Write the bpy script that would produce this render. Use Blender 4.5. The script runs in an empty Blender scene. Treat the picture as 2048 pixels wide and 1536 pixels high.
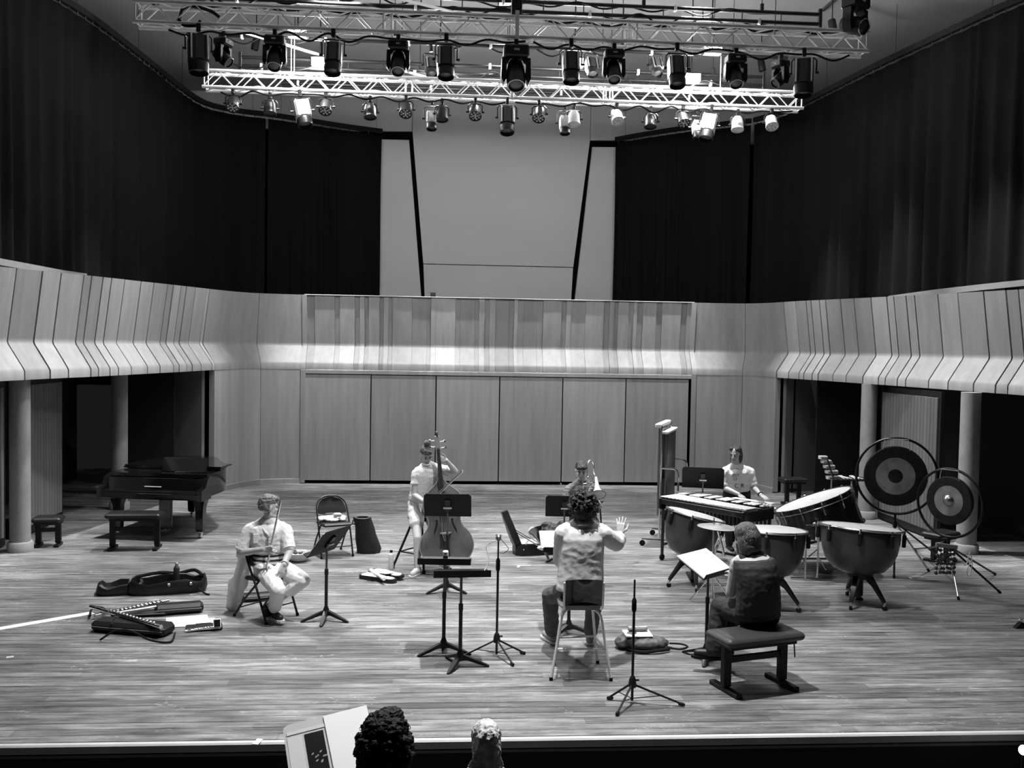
import bpy, bmesh, math, random
import numpy as np
from mathutils import Vector, Matrix, noise
random.seed(7)
V = Vector
S = bpy.context.scene
COL = S.collection
PI = math.pi

# ------------------------------------------------------------------ camera
F, H, YAW, PITCH, ROLL = 1950.0, 2.95, math.radians(4.3), .040, .017
_f = V((math.sin(YAW)*math.cos(PITCH), math.cos(YAW)*math.cos(PITCH), -math.sin(PITCH)))
_r = V((math.cos(YAW), -math.sin(YAW), 0)); _u = _r.cross(_f)
CR = _r*math.cos(ROLL) + _u*math.sin(ROLL)
CU = _u*math.cos(ROLL) - _r*math.sin(ROLL)
CAMLOC = V((0, 0, H))
cd = bpy.data.cameras.new('camera'); cam = bpy.data.objects.new('camera', cd); COL.objects.link(cam)
m = Matrix((CR, CU, -_f)).transposed().to_4x4(); m.translation = CAMLOC
cam.matrix_world = m
cd.sensor_width = 36; cd.lens = F/2048*36; cd.clip_start = .05; cd.clip_end = 200
S.camera = cam
def ray(x, y): return _f + CR*((x-1024)/F) + CU*((768-y)/F)
def P(x, y, z=0.0):                      # where the view ray of a pixel meets the level z
    d = ray(x, y); t = (z-H)/d.z; return V((d.x*t, d.y*t, z))
def Q(x, y, Y):                          # where it meets the depth Y
    d = ray(x, y); return CAMLOC + d*(Y/d.y)

# ------------------------------------------------------------------ world, lamps, exposure
w = bpy.data.worlds.new('hall_air'); S.world = w; w.use_nodes = True
w.node_tree.nodes['Background'].inputs[0].default_value = (.8, .8, .8, 1)
w.node_tree.nodes['Background'].inputs[1].default_value = .004
S.view_settings.view_transform = 'Standard'; S.view_settings.look = 'None'
S.view_settings.exposure = 1.42; S.view_settings.gamma = 1.0; S.view_settings.use_curve_mapping = False
# flood lamps under the ceiling: the back row shows between the trusses, the others hang above the frame
ZL = 8.3
ZK = 7.35
FLOODS = [P(595, 72, ZK), P(640, 130, ZK), P(880, 142, ZK), P(1150, 132, ZK), P(1425, 106, ZK), P(1384, 162, ZK)]
FRONT = [V((-2.0, 9.4, ZL)), V((.9, 8.3, ZL)), V((3.4, 9.0, ZL)), V((-1.5, 13.8, ZL)), V((3.7, 14.2, ZL)), V((1.0, 15.6, ZL))]
for p, wt, kind in [(p, 95, 'POINT') for p in FLOODS]+[(p, w_, 'SPOT') for p, w_ in zip(FRONT, (260, 1450, 90, 1150, 1150, 480))]:
    L = bpy.data.lights.new('flood_light', kind); L.energy = wt; L.shadow_soft_size = .10
    if kind == 'SPOT': L.spot_size = math.radians(86); L.spot_blend = 1.0
    o = bpy.data.objects.new('flood_light', L); COL.objects.link(o); o.location = p + V((0, 0, -.10))

# can lamps added to brighten the balcony fronts: (lamp, what it aims at)
ADDED_WASH = [(V((x+1.05, y, ZL)), V((x-.12, y, 2.7))) for x, y in ((-5.75, 11.6), (-5.4, 13.9), (-4.95, 16.2), (-4.5, 18.4))]+[(V((x-1.05, y, ZL)), V((x+.12, y, 2.7))) for x, y in ((8.25, 11.6), (8.0, 13.9), (7.6, 16.2), (7.15, 18.5))]+[(V((x, 19.45, ZL)), V((x, 20.7, 2.7))) for x in (-2.3, .1, 2.5, 4.9)]
for p, q in ADDED_WASH:
    L = bpy.data.lights.new('added_wash_light', 'SPOT'); L.energy = 1150 if p.y < 19.4 else 1500; L.shadow_soft_size = .06; L.spot_size = math.radians(32); L.spot_blend = 1.0
    o = bpy.data.objects.new('added_wash_light', L); COL.objects.link(o); o.location = p; o.rotation_euler = (q-p).to_track_quat('-Z', 'Y').to_euler()

# ------------------------------------------------------------------ materials (all grey: the photograph is black and white)
MATS = {}
def mat(name, v, rough=.6, metal=0.0, spec=.5, var=0.0, vscale=6.0, stretch=(1, 1, 1), bump=0.0, bscale=60.0, emit=0.0, coat=0.0, trans=0.0):
    if name in MATS: return MATS[name]
    m = bpy.data.materials.new(name); m.use_nodes = True; nt = m.node_tree; b = nt.nodes['Principled BSDF']
    b.inputs['Base Color'].default_value = (v, v, v, 1); b.inputs['Roughness'].default_value = rough
    b.inputs['Metallic'].default_value = metal; b.inputs['Specular IOR Level'].default_value = spec
    b.inputs['Coat Weight'].default_value = coat
    b.inputs['Transmission Weight'].default_value = trans
    if emit: b.inputs['Emission Color'].default_value = (1, 1, 1, 1); b.inputs['Emission Strength'].default_value = emit
    if var or bump:
        tc = nt.nodes.new('ShaderNodeTexCoord'); mp = nt.nodes.new('ShaderNodeMapping'); mp.inputs['Scale'].default_value = stretch
        nt.links.new(tc.outputs['Object'], mp.inputs['Vector'])
    if var:
        n = nt.nodes.new('ShaderNodeTexNoise'); n.inputs['Scale'].default_value = vscale; n.inputs['Detail'].default_value = 5
        nt.links.new(mp.outputs[0], n.inputs['Vector'])
        r = nt.nodes.new('ShaderNodeMapRange'); r.inputs[1].default_value = .3; r.inputs[2].default_value = .7
        r.inputs[3].default_value = max(0, v*(1-var)); r.inputs[4].default_value = v*(1+var)
        nt.links.new(n.outputs['Fac'], r.inputs[0]); nt.links.new(r.outputs[0], b.inputs['Base Color'])
    if bump:
        n2 = nt.nodes.new('ShaderNodeTexNoise'); n2.inputs['Scale'].default_value = bscale; n2.inputs['Detail'].default_value = 3
        nt.links.new(mp.outputs[0], n2.inputs['Vector'])
        bp = nt.nodes.new('ShaderNodeBump'); bp.inputs['Strength'].default_value = bump; bp.inputs['Distance'].default_value = .02
        nt.links.new(n2.outputs['Fac'], bp.inputs['Height']); nt.links.new(bp.outputs[0], b.inputs['Normal'])
    MATS[name] = m
    return m

def wood_mat(name, v, var, sc, rough=.45, stretch=(1, 1, .06), rnd=.12):
    """veneer: grain stretched along one axis, a tone per board (object random)"""
    m = bpy.data.materials.new(name); m.use_nodes = True; nt = m.node_tree; b = nt.nodes['Principled BSDF']
    N = nt.nodes.new; Lk = nt.links.new
    ge = N('ShaderNodeNewGeometry'); mp = N('ShaderNodeMapping'); mp.inputs['Scale'].default_value = stretch
    Lk(ge.outputs['Position'], mp.inputs['Vector'])
    n = N('ShaderNodeTexNoise'); n.inputs['Scale'].default_value = sc; n.inputs['Detail'].default_value = 6; n.inputs['Roughness'].default_value = .65
    Lk(mp.outputs[0], n.inputs['Vector'])
    r = N('ShaderNodeMapRange'); r.inputs[1].default_value = .3; r.inputs[2].default_value = .7; r.inputs[3].default_value = v*(1-var); r.inputs[4].default_value = v*(1+var)
    Lk(n.outputs['Fac'], r.inputs[0])
    oi = N('ShaderNodeObjectInfo'); r2 = N('ShaderNodeMapRange'); r2.inputs[3].default_value = 1-rnd; r2.inputs[4].default_value = 1+rnd
    Lk(oi.outputs['Random'], r2.inputs[0])
    mu = N('ShaderNodeMath'); mu.operation = 'MULTIPLY'; Lk(r.outputs[0], mu.inputs[0]); Lk(r2.outputs[0], mu.inputs[1])
    Lk(mu.outputs[0], b.inputs['Base Color']); b.inputs['Roughness'].default_value = rough
    MATS[name] = m
    return m

# ------------------------------------------------------------------ mesh building
def basis(d, up=None):
    d = V(d).normalized(); up = V(up) if up is not None else V((0, 0, 1))
    if abs(d.dot(up.normalized())) > .98: up = V((0, 1, 0))
    a = up.cross(d).normalized(); return a, d.cross(a).normalized(), d
def rot(rx=0, ry=0, rz=0): return Matrix.Rotation(rz, 3, 'Z') @ Matrix.Rotation(ry, 3, 'Y') @ Matrix.Rotation(rx, 3, 'X')
class MB:
    def __init__(s): s.v = []; s.f = []
    def add(s, vs, fs):
        o = len(s.v); s.v += [tuple(p) for p in vs]; s.f += [tuple(i+o for i in f) for f in fs]; return s
    def box(s, c, size, R=None, bev=0.0):
        c = V(c); hx, hy, hz = (q/2 for q in size)
        if bev <= 0:
            vs = [V((x, y, z)) for x in (-hx, hx) for y in (-hy, hy) for z in (-hz, hz)]
            fs = [(0, 1, 3, 2), (4, 6, 7, 5), (0, 4, 5, 1), (2, 3, 7, 6), (0, 2, 6, 4), (1, 5, 7, 3)]
        else:
            bv = min(bev, hx*.9, hy*.9, hz*.9); vs = []; idx = {}
            for sx in (-1, 1):
                for sy in (-1, 1):
                    for sz in (-1, 1):
                        for k in range(3):
                            p = [sx*(hx-bv), sy*(hy-bv), sz*(hz-bv)]; p[k] = (sx*hx, sy*hy, sz*hz)[k]
                            idx[(sx, sy, sz, k)] = len(vs); vs.append(V(p))
            fs = []
            for k in range(3):
                for sg in (-1, 1):
                    cs = []
                    for a, b in ((-1, -1), (1, -1), (1, 1), (-1, 1)):
                        t = [0, 0, 0]; t[k] = sg; t[(k+1) % 3] = a; t[(k+2) % 3] = b; cs.append(idx[(*t, k)])
                    fs.append(tuple(cs) if sg > 0 else tuple(cs[::-1]))
            for k in range(3):
                k1, k2 = (k+1) % 3, (k+2) % 3
                for a in (-1, 1):
                    for b in (-1, 1):
                        t0 = [0, 0, 0]; t0[k] = -1; t0[k1] = a; t0[k2] = b; t1 = list(t0); t1[k] = 1
                        q = (idx[(*t0, k1)], idx[(*t1, k1)], idx[(*t1, k2)], idx[(*t0, k2)])
                        fs.append(q if a*b > 0 else q[::-1])
            for sx in (-1, 1):
                for sy in (-1, 1):
                    for sz in (-1, 1):
                        q = tuple(idx[(sx, sy, sz, k)] for k in range(3)); fs.append(q if sx*sy*sz > 0 else q[::-1])
        if R is not None: vs = [R @ p for p in vs]
        return s.add([p+c for p in vs], fs)
    def loft(s, rings, cap=True, closed=False):
        n = len(rings[0]); vs = [p for r in rings for p in r]; fs = []
        m = len(rings)
        for i in range(m if closed else m-1):
            j = (i+1) % m
            for k in range(n): fs.append((i*n+k, i*n+(k+1) % n, j*n+(k+1) % n, j*n+k))
        if cap and not closed: fs.append(tuple(range(n))[::-1]); fs.append(tuple((m-1)*n+k for k in range(n)))
        return s.add(vs, fs)
    def cyl(s, p0, p1, r0, r1=None, n=12, cap=True):
        p0, p1 = V(p0), V(p1); r1 = r0 if r1 is None else r1; a, b, d = basis(p1-p0)
        ring = lambda c, r: [c + a*(r*math.cos(2*PI*k/n)) + b*(r*math.sin(2*PI*k/n)) for k in range(n)]
        return s.loft([ring(p0, r0), ring(p1, r1)], cap)
    def tube(s, pts, r, n=8, closed=False):
        pts = [V(p) for p in pts]; m = len(pts); rings = []; a = None
        for i in range(m):
            if closed: d = pts[(i+1) % m]-pts[i-1]
            else: d = pts[min(i+1, m-1)]-pts[max(i-1, 0)]
            d.normalize()
            if a is None: a = basis(d)[0]
            else:
                a = a - d*a.dot(d)
                a = a.normalized() if a.length > 1e-6 else basis(d)[0]
            b = d.cross(a); rr = r[i] if isinstance(r, (list, tuple)) else r
            rings.append([pts[i] + a*(rr*math.cos(2*PI*k/n)) + b*(rr*math.sin(2*PI*k/n)) for k in range(n)])
        return s.loft(rings, True, closed)
    def lathe(s, prof, c=(0, 0, 0), axis=(0, 0, 1), n=24, cap=True):
        a, b, d = basis(axis); c = V(c)
        return s.loft([[c + d*z + a*(max(r, 1e-4)*math.cos(2*PI*k/n)) + b*(max(r, 1e-4)*math.sin(2*PI*k/n)) for k in range(n)] for r, z in prof], cap)
    def ell(s, c, r, R=None, n=12, m=8):
        c = V(c); r = (r, r, r) if not hasattr(r, '__len__') else r; rings = []
        for i in range(m+1):
            t = PI*i/m; q = max(math.sin(t), .02)
            ring = [V((r[0]*q*math.cos(2*PI*k/n), r[1]*q*math.sin(2*PI*k/n), -r[2]*math.cos(t))) for k in range(n)]
            rings.append([(R @ p if R is not None else p)+c for p in ring])
        return s.loft(rings)
    def prism(s, poly, z0, z1, M=None):
        n = len(poly); vs = [V((x, y, z0)) for x, y in poly] + [V((x, y, z1)) for x, y in poly]
        fs = [tuple(range(n))[::-1], tuple(range(n, 2*n))] + [(k, (k+1) % n, n+(k+1) % n, n+k) for k in range(n)]
        if M is not None: vs = [M @ p for p in vs]
        return s.add(vs, fs)
    def torus(s, c, R, r, axis=(0, 0, 1), n=36, k=8, arc=(0, 2*PI)):
        a, b, d = basis(axis); c = V(c); full = abs(arc[1]-arc[0]-2*PI) < 1e-6
        m = n if full else n+1
        pts = [c + a*(R*math.cos(arc[0]+(arc[1]-arc[0])*i/n)) + b*(R*math.sin(arc[0]+(arc[1]-arc[0])*i/n)) for i in range(m)]
        return s.tube(pts, r, k, full)
    def quad(s, a, b, c, d): return s.add([a, b, c, d], [(0, 1, 2, 3)])
    def cap(s, p0, p1, r0, r1, n=10, fl=1.0, up=None):
        """capsule with round ends; fl flattens it along the second axis"""
        p0, p1 = V(p0), V(p1); a, b, d = basis(p1-p0, up); L = (p1-p0).length; rings = []
        for t in (-.98, -.7, -.35, 0): q = math.sqrt(max(0, 1-t*t)); rings.append((p0+d*(t*r0), r0*max(q, .15)))
        for t in (0, .35, .7, .98): q = math.sqrt(max(0, 1-t*t)); rings.append((p1+d*(t*r1), r1*max(q, .15)))
        return s.loft([[c+a*(r*math.cos(2*PI*k/n))+b*(r*fl*math.sin(2*PI*k/n)) for k in range(n)] for c, r in rings])
    def mesh(s, name, mt, smooth=True, ang=38):
        me = bpy.data.meshes.new(name); me.from_pydata(s.v, [], s.f); me.materials.append(MATS[mt] if isinstance(mt, str) else mt)
        if smooth: me.shade_smooth(); me.set_sharp_from_angle(angle=math.radians(ang))
        me.update(); return me
    def build(s, name, mt, parent=None, smooth=True, ang=38):
        return put(name, s.mesh(name, mt, smooth, ang), parent)
def put(name, me, parent=None, loc=None, R=None):
    o = bpy.data.objects.new(name, me); COL.objects.link(o)
    if parent is not None: o.parent = parent
    if loc is not None: o.location = loc
    if R is not None: o.rotation_euler = R.to_euler()
    return o
def tag(o, label, cat=None, group=None, kind=None):
    o['label'] = label
    if cat: o['category'] = cat
    if group: o['group'] = group
    if kind: o['kind'] = kind
    return o
def struct(o, label=None):
    o['kind'] = 'structure'
    if label: o['label'] = label
    return o
def thing(name, label, cat, loc=(0, 0, 0), rz=0.0, group=None):
    o = bpy.data.objects.new(name, None); COL.objects.link(o); o.location = loc; o.rotation_euler = (0, 0, rz); o.empty_display_size = .1
    return tag(o, label, cat, group)
def dup(o, loc, rz=None, label=None, parent=None):
    c = o.copy(); COL.objects.link(c); c.parent = parent
    if parent is None:
        c.location = loc
        if rz is not None: c.rotation_euler = (0, 0, rz)
        if label: c['label'] = label
    for ch in list(o.children): dup(ch, None, None, None, c)
    return c
def smoothpts(pts, n=6):
    """Catmull-Rom through the points"""
    pts = [V(p) for p in pts]; out = []
    for i in range(len(pts)-1):
        p0, p1, p2, p3 = pts[max(i-1, 0)], pts[i], pts[i+1], pts[min(i+2, len(pts)-1)]
        for k in range(n):
            t = k/n; out.append(.5*((2*p1)+(p2-p0)*t+(2*p0-5*p1+4*p2-p3)*t*t+(3*p1-p0-3*p2+p3)*t**3))
    return out+[pts[-1]]

mat('black_gloss', .006, .12, coat=.4); mat('black_paint', .008, .5, spec=.3); mat('black_metal', .009, .40, spec=.4); mat('black_fabric', .009, .9, spec=.2, var=.3, vscale=40)
mat('black_leather', .009, .42, spec=.4, bump=.15, bscale=120); mat('grey_leather', .035, .45, spec=.4, bump=.1, bscale=90); mat('rubber', .008, .8, spec=.2)
mat('chrome', .75, .18, 1.0); mat('alu', .85, .38, .25); mat('steel', .5, .3, 1.0); mat('white_plastic', .75, .5); mat('white_paper', .85, .85)
mat('off_white', .6, .8); mat('grey_mid', .25, .7); mat('grey_dark', .06, .7); mat('brass', .75, .28, .45, var=.15, vscale=8)
mat('curtain', .005, .95, spec=.1, var=.25, vscale=1.2, stretch=(1, 1, .05)); mat('void', .006, .95)
mat('plaster', .50, .9, spec=.2, var=.05, vscale=.9, stretch=(.3, 1, 1)); mat('ceiling_paint', .45, .9, spec=.2, var=.04, vscale=.7)
mat('slit', .004, .95, spec=0); mat('print_grey', .35, .8)
wood_mat('veneer', .25, .16, 9.0); wood_mat('veneer_dark', .20, .16, 9.0); wood_mat('veneer_light', .27, .14, 7.0, .5, (1, 1, .05), .17)
wood_mat('ribbed', .16, .12, 9.0); wood_mat('beam_trim', .2, .1, 6.0, .5, (1, .1, 1), .05)
# ------------------------------------------------------------------ the setting: stage floor
XL, XR, YF, YB = -9.0, 11.5, 7.17, 22.6
def floor_mat():
    m = bpy.data.materials.new('stage_boards'); m.use_nodes = True; nt = m.node_tree; b = nt.nodes['Principled BSDF']
    N = nt.nodes.new; Lk = nt.links.new
    at = N('ShaderNodeAttribute'); at.attribute_name = 'tone'
    oi = N('ShaderNodeObjectInfo')
    ge = N('ShaderNodeNewGeometry')
    def nz(scale, st, det=6, rg=.65):
        mp = N('ShaderNodeMapping'); mp.inputs['Scale'].default_value = st; Lk(ge.outputs['Position'], mp.inputs['Vector'])
        n = N('ShaderNodeTexNoise'); n.inputs['Scale'].default_value = scale; n.inputs['Detail'].default_value = det; n.inputs['Roughness'].default_value = rg
        Lk(mp.outputs[0], n.inputs['Vector']); return n.outputs['Fac']
    def rng(s, a, b_, c, d):
        r = N('ShaderNodeMapRange'); r.inputs[1].default_value = a; r.inputs[2].default_value = b_; r.inputs[3].default_value = c; r.inputs[4].default_value = d
        Lk(s, r.inputs[0]); return r.outputs[0]
    def op(o, x, y):
        q = N('ShaderNodeMath'); q.operation = o
        for i, z in enumerate((x, y)):
            if isinstance(z, float): q.inputs[i].default_value = z
            else: Lk(z, q.inputs[i])
        return q.outputs[0]
    grain = rng(nz(16, (.13, 1.05, 1), 7, .68), .32, .68, .30, 1.72)
    patch = rng(nz(1.3, (.55, 1.6, 1), 4), .35, .65, .66, 1.34)
    tone = rng(at.outputs['Fac'], 0, 1, .74, 1.26)
    v = op('MULTIPLY', op('MULTIPLY', grain, patch), op('MULTIPLY', tone, .17))
    # worn, scuffed streaks where the varnish has gone
    sc = rng(nz(11, (.35, 1.0, 1), 7, .72), .57, .66, 0, 1)
    where = rng(nz(.9, (.6, 1, 1), 3), .45, .62, 0, 1)
    v = op('ADD', v, op('MULTIPLY', op('MULTIPLY', sc, where), .22))
    # thin pale scratches: contour lines of a warped noise, in patches
    q = N('ShaderNodeMath'); q.operation = 'ABSOLUTE'; Lk(op('SUBTRACT', nz(2.3, (.8, 1.3, 1), 3, .6), .5), q.inputs[0])
    line = rng(q.outputs[0], .0, .009, 1, 0); wh2 = rng(nz(1.7, (1, 1, 1), 3), .52, .60, 0, 1); fine = rng(nz(40, (.6, 1, 1), 2), .48, .56, 0, 1)
    v = op('ADD', v, op('MULTIPLY', op('MULTIPLY', op('MULTIPLY', line, wh2), fine), .30))
    Lk(v, b.inputs['Base Color'])
    Lk(rng(nz(5, (.2, 1, 1)), .3, .7, .42, .62), b.inputs['Roughness'])
    b.inputs['Specular IOR Level'].default_value = .45
    MATS['stage_boards'] = m
floor_mat()
def tone_attr(me, vals):
    a = me.attributes.new('tone', 'FLOAT', 'FACE')
    for i, t in enumerate(vals): a.data[i].value = t
b = MB().box(((XL+XR)/2, (YF+YB)/2, -.055), (XR-XL, YB-YF, .05))
floor = struct(b.build('floor', mat('sub_floor', .03, .9)), 'wide stage floor of narrow worn wooden boards')
PW = .118
boards = []
row = 0; y = YF+.05
while y < YB-.05:
    x = XL - random.random()*2
    while x < XR:
        L = random.uniform(1.2, 2.6); x0, x1 = max(x, XL), min(x+L, XR)
        if x1-x0 > .1: boards.append((x0, x1, y))
        x += L
    y += PW
def visible_board(bd):
    x0, x1, yy = bd
    return x1 > yy*(-.46) and x0 < yy*.62
cand = [bd for bd in boards if visible_board(bd)][:300]; cs = set(cand)
G = .006
for x0, x1, yy in cand:
    mb = MB().box((0, 0, -.015+random.uniform(-.0008, .0008)), (x1-x0-.0012, PW-G, .03)); me = mb.mesh('board', 'stage_boards', False)
    t = random.random(); tone_attr(me, [t]*len(me.polygons))
    put('board', me, floor, ((x0+x1)/2, yy+PW/2, 0))
mb = MB(); tones = []
for bd in boards:
    if bd in cs: continue
    x0, x1, yy = bd; mb.box(((x0+x1)/2, yy+PW/2, -.015), (x1-x0-.0012, PW-G, .03)); tones += [random.random()]*6
me = mb.mesh('boards', 'stage_boards', False); tone_attr(me, tones); o = put('boards', me, floor); o['kind'] = 'stuff'
# stage edge and front, auditorium floor
b = MB().box(((XL+XR)/2, YF+.02, -.035), (XR-XL, .06, .07), bev=.012); struct(b.build('trim_1', mat('edge_trim', .62, .5, var=.1, vscale=3)), 'pale nosing strip along the stage edge')
b = MB().box(((XL+XR)/2, YF+.05, -.075), (XR-XL, .03, .08)); struct(b.build('trim_2', 'grey_mid'), 'grey fascia board under the stage nosing')
b = MB().box(((XL+XR)/2, YF+.13, -.47), (XR-XL, .06, .76)); struct(b.build('wall_stage_front', mat('stage_front', .02, .7)), 'black front wall below the stage edge')
b = MB().box(((XL+XR)/2, 3.2, -.87), (XR-XL, 8.2, .05)); struct(b.build('floor_auditorium', mat('carpet', .03, .95)), 'dark auditorium floor')

# ------------------------------------------------------------------ curved balcony front, the walls under it
def zt(y): return 3.92 if y > 18.9 else 3.85 + .07*max(0, min(1, (y-13.1)/5.8))
LEFT = [(-6.25, 8.5), (-6.1, 10.5), (-5.9, 12.0), (-5.67, 13.1), (-5.43, 14.1), (-5.12, 15.25), (-4.86, 16.6), (-4.62, 17.8), (-4.38, 19.05)]
LEFT_END = [(-4.38, 19.05), (-4.22, 19.5), (-4.02, 19.95), (-3.75, 20.3), (-3.3, 20.48), (-2.80, 20.55)]
RIGHT_END = [(5.42, 20.55), (5.95, 20.55), (6.45, 20.48), (6.72, 20.25), (6.9, 19.85), (6.98, 19.5)]
RIGHT = [(6.98, 19.5), (7.28, 18.2), (7.52, 17.0), (7.75, 15.7), (7.95, 14.4), (8.12, 13.1), (8.3, 11.5), (8.5, 8.5)]
class Path:
    def __init__(s, pts, n=10):
        s.p = smoothpts([V((x, y, 0)) for x, y in pts], n); s.s = [0]
        for a, b in zip(s.p, s.p[1:]): s.s.append(s.s[-1]+(b-a).length)
        s.L = s.s[-1]
    def at(s, t):
        t = max(0, min(s.L, t))
        for i in range(len(s.p)-1):
            if t <= s.s[i+1]+1e-9:
                k = (t-s.s[i])/max(1e-9, s.s[i+1]-s.s[i]); d = (s.p[i+1]-s.p[i]).normalized()
                return s.p[i].lerp(s.p[i+1], k), V((d.y, -d.x, 0))      # point, normal to the right of travel
    def project(s, px, pz):
        """arc length where the path (raised to pz) shows at pixel column px"""
        best = None
        for k in range(400):
            t = s.L*k/399; p, n = s.at(t); v = V((p.x, p.y, pz))-CAMLOC; wd = v.dot(_f)
            if wd <= .5: continue
            e = abs(1024+F*v.dot(CR)/wd-px)
            if best is None or e < best[0]: best = (e, t)
        return best[1]
def profile(y, dep=0.0):
    """balcony front section: (offset towards the stage, height)"""
    z1 = zt(y)
    return [(0-dep, z1), (-.135-dep, 2.93), (-.142-dep, 2.89), (-.13-dep, 2.85), (.09-dep, 2.53), (.11-dep, 2.49), (.11-dep, 2.375)]
def front_strip(path, t0, t1, dep=0.0, back=.12, seg=None):
    """one board of the balcony front, bent to the section, with thickness"""
    seg = seg or max(1, int((t1-t0)/.12)); mb = MB(); rings = []
    for i in range(seg+1):
        p, n = path.at(t0+(t1-t0)*i/seg); pr = profile(p.y, dep)
        pr = pr + [(o-back, z) for o, z in pr[::-1]]
        rings.append([p+n*o+V((0, 0, z)) for o, z in pr])
    return mb.loft(rings)
def balcony_side(name, path, seams_px, lab, px_z):
    base = MB(); rings = []
    for i in range(121):
        p, n = path.at(path.L*i/120); pr = profile(p.y, .16); pr = pr+[(o-.12, z-.004) for o, z in pr[::-1]]
        rings.append([p+n*o+V((0, 0, z-.006)) for o, z in pr])
    base.loft(rings); bo = struct(base.build(name, 'slit', None), lab)
    ts = sorted(path.project(x, px_z) for x in seams_px)
    ts = [0]+ts+[path.L]
    # seams beyond the frame, at a like spacing
    a, bq = (0, 1) if path.p[0].y < path.p[-1].y else (len(ts)-2, len(ts)-1)
    t0, t1 = ts[a], ts[bq]; k = max(1, int((t1-t0)/.55)); ex = [t0+(t1-t0)*i/k for i in range(1, k)]
    ts = sorted(ts+ex)
    for u, v in zip(ts, ts[1:]):
        if v-u < .03: continue
        front_strip(path, u+.015, v-.015, random.choice((0, 0, .004))).build('panel', 'veneer_light', bo, True, 30)
    return bo
PL, PR = Path(LEFT), Path(RIGHT)
balcony_side('wall_balcony_left', PL, [33, 86, 124, 167, 184, 206, 223, 250, 283, 308, 336, 348, 362, 374, 392, 414], 'curved balcony front of pale bent boards above the piano', 3.89)
balcony_side('wall_balcony_right', PR, [1566, 1590, 1611, 1622, 1639, 1651, 1681, 1707, 1742, 1772, 1787, 1812, 1829, 1875, 1914, 1967, 2012, 2037], 'curved balcony front of pale bent boards above the gongs', 3.89)
PLE, PRE = Path(LEFT_END), Path(RIGHT_END)
for nm, pth, cut, lab in (('wall_corner_left', PLE, .62, 'curved wooden wall corner beside the piano'), ('wall_corner_right', PRE, .5, 'curved wooden wall corner behind the percussion')):
    bo = struct(MB().box((0, 0, 0), (.01, .01, .01)).build(nm, 'slit'), lab)
    rg = []
    for i in range(21):
        p, n = pth.at(pth.L*i/20); rg.append([p+n*(-.28)+V((0, 0, 0)), p+n*(-.28)+V((0, 0, 3.8)), p+n*(-.36)+V((0, 0, 3.8)), p+n*(-.36)])
    bo.data = MB().loft(rg).mesh(nm, 'slit', False)
    tc = pth.L*cut
    for u, v, mt in ((0, tc, 'veneer_light' if nm.endswith('left') else 'veneer'), (tc, pth.L, 'veneer' if nm.endswith('left') else 'veneer_light')):
        front_strip(pth, u+.004, v-.004, 0, .1).build('fascia_panel', mt, bo, True, 30)
        rg = []
        for i in range(13):
            p, n = pth.at(u+.004+(v-u-.008)*i/12); rg.append([p+n*.105+V((0, 0, .02)), p+n*.105+V((0, 0, 2.372)), p+n*-.01+V((0, 0, 2.372)), p+n*-.01+V((0, 0, .02))])
        MB().loft(rg).build('wall_panel', mt, bo, True, 30)
        rg = []
        for i in range(13):
            p, n = pth.at(u+(v-u)*i/12); rg.append([p+n*.105+V((0, 0, .001)), p+n*.12+V((0, 0, .001)), p+n*.12+V((0, 0, .10)), p+n*.105+V((0, 0, .105))])
        struct(MB().loft(rg).build('baseboard_left' if nm.endswith('left') else 'baseboard_right', 'veneer_light', None), 'pale baseboard along the curved wall corner')
# centre of the back: narrow boards above, six tall doors below, two posts
x0, x1, yc = -2.80, 5.42, 20.55
PC = Path([(x0, yc), (x1, yc)], 4)
bo = struct(MB().box(((x0+x1)/2, yc+.27, 1.95), (x1-x0+.2, .06, 3.9)).build('wall_stage_back', 'slit'), 'back wall of the stage with tall wooden doors under a boarded parapet')
edges = [612, 630, 670, 680, 710, 719, 729, 738, 758, 766, 777, 785, 825, 854, 862, 872, 912, 921, 950, 958, 969, 979, 991, 1018, 1029, 1037, 1048, 1076, 1086, 1123, 1134, 1142, 1172, 1209, 1219, 1229, 1238, 1258, 1268, 1275, 1287, 1313, 1324, 1362, 1374]
ts = [PC.project(x, 3.6) for x in edges]
ts = [0.05]+[t for t in ts if .1 < t < PC.L-.1]+[PC.L-.05]
dark = False
for i, (u, v) in enumerate(zip(ts, ts[1:])):
    if v-u < .02: continue
    wd = v-u; dark = wd < .17 and not dark
    big = .25 < wd < .4 and random.random() < .4
    front_strip(PC, u+.0015, v-.0015, .022 if (dark or big) else random.choice((0, .004)), .08, 1).build('narrow_board', 'veneer_dark' if (dark or big) else 'veneer', bo, True, 30)
dx = [608, 741, 871, 998, 1124, 1250, 1376]
ds = [Q(x, 860, yc-.11).x for x in dx]
for u, v in zip(ds, ds[1:]):
    MB().box(((u+v)/2, yc-.09, 1.17), (v-u-.022, .05, 2.2), bev=.004).build('door_leaf', 'veneer', bo)
struct(MB().box(((x0+x1)/2, yc-.115, 2.33), (x1-x0-.02, .03, .085), bev=.006).build('trim_3', 'veneer'), 'wooden head rail above the tall doors')
for xx in (x0, x1):
    mb = front_strip(Path([(xx-.05, yc-.02), (xx+.05, yc-.02)], 2), 0, .1, -.012, .1, 1); o = mb.build('post', 'veneer_light', bo, True, 30)
    MB().box((xx, yc-.12, 1.19), (.1, .05, 2.36), bev=.006).build('post', 'veneer', bo)
# bright metal capping on top of the parapet
struct(MB().box(((x0+x1)/2, yc+.02, 3.925), (x1-x0, .1, .012)).build('trim_4', 'off_white'), 'thin pale capping along the back parapet')
struct(MB().box((Q(866, 592, yc+.2).x, yc+.25, 3.97), (.11, .03, .12)).build('trim_5', 'black_paint'), 'small black socket box on the parapet')
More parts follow.
